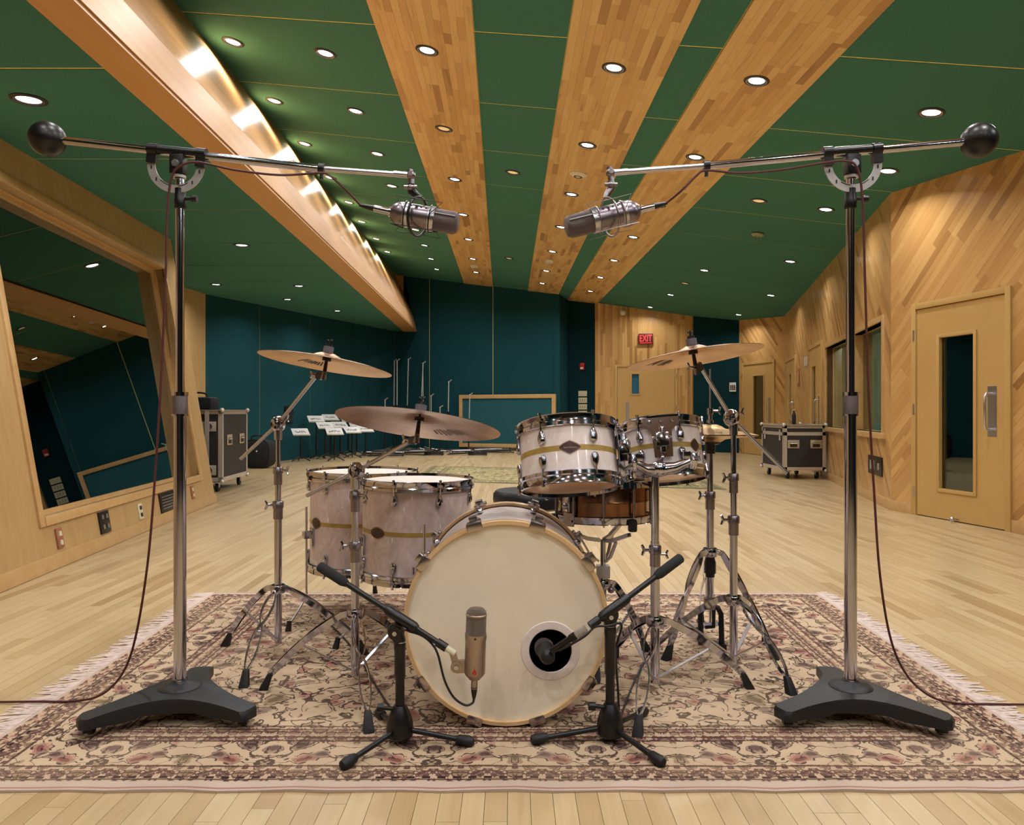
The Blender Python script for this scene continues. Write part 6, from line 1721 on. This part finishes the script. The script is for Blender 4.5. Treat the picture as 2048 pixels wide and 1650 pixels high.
# cluster of microphone stands along the rear wall
def rear_stand(px, ytop, d, lean, label, seed, boom=True, gap=(0.0, 0.0)):
    rg = random.Random(seed)
    b = V3((px - 1024) * d / F, d, 0); zt = P(0, ytop, d).z
    t = b + V3(lean, 0, zt)
    r = thing('boom_stand', b, label, 'microphone stand', 'spare microphone stands along the rear wall')
    zm = min(1.1, zt * 0.55)
    m = b.lerp(t, zm / zt)
    mb = MB(); mb.cyl(b + V3(0, 0, 0.06), m, 0.017, n=10); mb.build('lower_tube', MAT['black'], r)
    mb = MB(); mb.cyl(m - V3(0, 0, 0.03), t, 0.015, n=10); mb.build('upper_tube', MAT['plate'], r)
    mb = MB(); mb.cyl(m - V3(0, 0, 0.05), m + V3(0, 0, 0.05), 0.024, n=12); mb.build('clutch', MAT['black'], r)
    mb = MB(); mb.cyl(t, t + V3(0.07, -0.03, 0.05), 0.013, n=8); mb.ball(t, 0.02, n=10, m=6); mb.build('thread_end', MAT['plate'], r)
    for k in range(3):
        a = rg.uniform(-0.3, 0.3) + 2 * PI * k / 3 + 0.5
        e = V3(math.cos(a), math.sin(a), 0)
        mb = MB(); mb.cyl(b + V3(0, 0, 0.09), b + e * 0.30 + V3(0, 0, 0.015), 0.011, n=8); lg = mb.build('leg', MAT['black' if rg.random() < 0.6 else 'steel'], r)
        mb = MB(); mb.ball(b + e * 0.30 + V3(0, 0, 0.018), 0.018, n=8, m=6); mb.build('rubber_foot', MAT['rubber'], lg)
for i, a in enumerate([(787, 722, 19.5, 0.02, 'spare microphone stand, left one of the tall pair in the rear corner'),
                       (794, 722, 18.6, 0.0, 'spare microphone stand, right one of the tall pair in the rear corner'),
                       (812, 719, 19.3, 0.06, 'spare thin stand with pale tip, third from the rear corner'),
                       (838, 727, 18.7, 0.10, 'leaning spare stand rising behind the ride cymbal felt'),
                       (847, 727, 19.4, -0.02, 'thin upright spare stand just right of the leaning one'),
                       (862, 792, 18.5, 0.0, 'short spare stand with a round pale tip behind the ride cymbal'),
                       (895, 764, 18.4, 0.03, 'bright spare stand above the right half of the ride cymbal'),
                       (937, 790, 18.2, 0.03, 'spare stand in front of the left end of the wooden frame'),
                       (770, 800, 18.0, 0.0, 'short dark spare stand between the music stands and the rear corner'),
                       (880, 815, 17.9, 0.0, 'low spare stand under the ride cymbal')]):
    rear_stand(*a, seed=80 + i)
# loose folded stands and cables on the floor there
for i, (px, py, L, label) in enumerate([(770, 914, 0.8, 'folded black stand lying on the floor right of the music stands'), (825, 911, 0.8, 'folded black stand lying below the spare stands'), (918, 910, 0.7, 'folded black stand lying before the left corner of the wooden frame'), (985, 907, 0.8, 'folded dark stand lying along the foot of the wooden frame')]):
    rg = random.Random(i + 3); q = G(px, py)
    r = thing('folded_stand', q, label, 'microphone stand', 'folded stands on the floor')
    for k in range(5):
        a = rg.uniform(-0.3, 0.3); o_ = V3(rg.uniform(-0.15, 0.15), rg.uniform(-0.12, 0.12), 0.03 + 0.025 * k)
        e = V3(math.cos(a), math.sin(a), rg.uniform(-0.03, 0.05)) * (L / 2)
        mb = MB(); mb.cyl(q + o_ - e, q + o_ + e, 0.012, n=8); mb.ball(q + o_ + e, 0.02, n=8, m=6); mb.build('tube', MAT['steel' if k == 3 else 'black'], r)
for i, (px, py, label) in enumerate([(745, 909, 'coil of black cable on the floor by the music stands'), (868, 911, 'coil of black cable under the spare stands'), (955, 911, 'coil of black cable nearest the wooden frame')]):
    q = G(px, py); mb = MB()
    mb.tube([q + V3(0.2 * math.cos(t * 0.5) * (1 + 0.1 * math.sin(t * 3)), 0.16 * math.sin(t * 0.5), 0.012 + 0.0012 * t) for t in range(60)], 0.010, 6)
    o = mb.build('cable_coil', MAT['cable_black'], None, loc=q); tag(o, label, 'cable')
# framed acoustic panel leaning on the rear wall
r = thing('acoustic_panel', WM.pt(3.36, 0, 0.2), 'low wood framed teal acoustic panel standing against the rear wall', 'acoustic panel')
mb = MB(); WM.box(mb, 2.10, 4.66, 0.12, 1.38, 0.10, 0.14); mb.build('cloth', pmat('panel_teal', (26, 84, 92), 0.9), r, smooth=False)
for (a, b, c_, d_) in ((2.04, 2.13, 0.07, 1.43), (4.62, 4.71, 0.07, 1.43), (2.13, 4.62, 1.33, 1.43), (2.13, 4.62, 0.07, 0.17)):
    mb = MB(); WM.box(mb, a, b, c_, d_, 0.08, 0.17); mb.build('frame_rail', MAT['trim'], r, bevel=0.004)
mb = MB(); WM.box(mb, 2.3, 4.5, 0.0, 0.07, 0.06, 0.20); mb.build('plinth', pmat('dark_plinth', (66, 44, 30), 0.7), r)
# control room furniture behind the window
r = thing('mixing_desk', WL.pt(5.0, 0, -1.5), 'brown wooden mixing desk in the dark control room behind the window', 'desk')
mb = MB(); WL.box(mb, 4.4, 5.8, 0.0, 0.70, -1.9, -1.2); mb.build('cabinet', pmat('walnut', (132, 88, 54), 0.5), r)
mb = MB(); WL.box(mb, 4.3, 5.9, 0.70, 0.74, -2.0, -1.1); mb.build('worktop', MAT['trim'], r)
mb = MB(); WL.box(mb, 4.5, 5.6, 0.74, 1.12, -1.95, -1.6); mb.build('meter_bridge', pmat('walnut_dark', (110, 68, 44), 0.5), r)
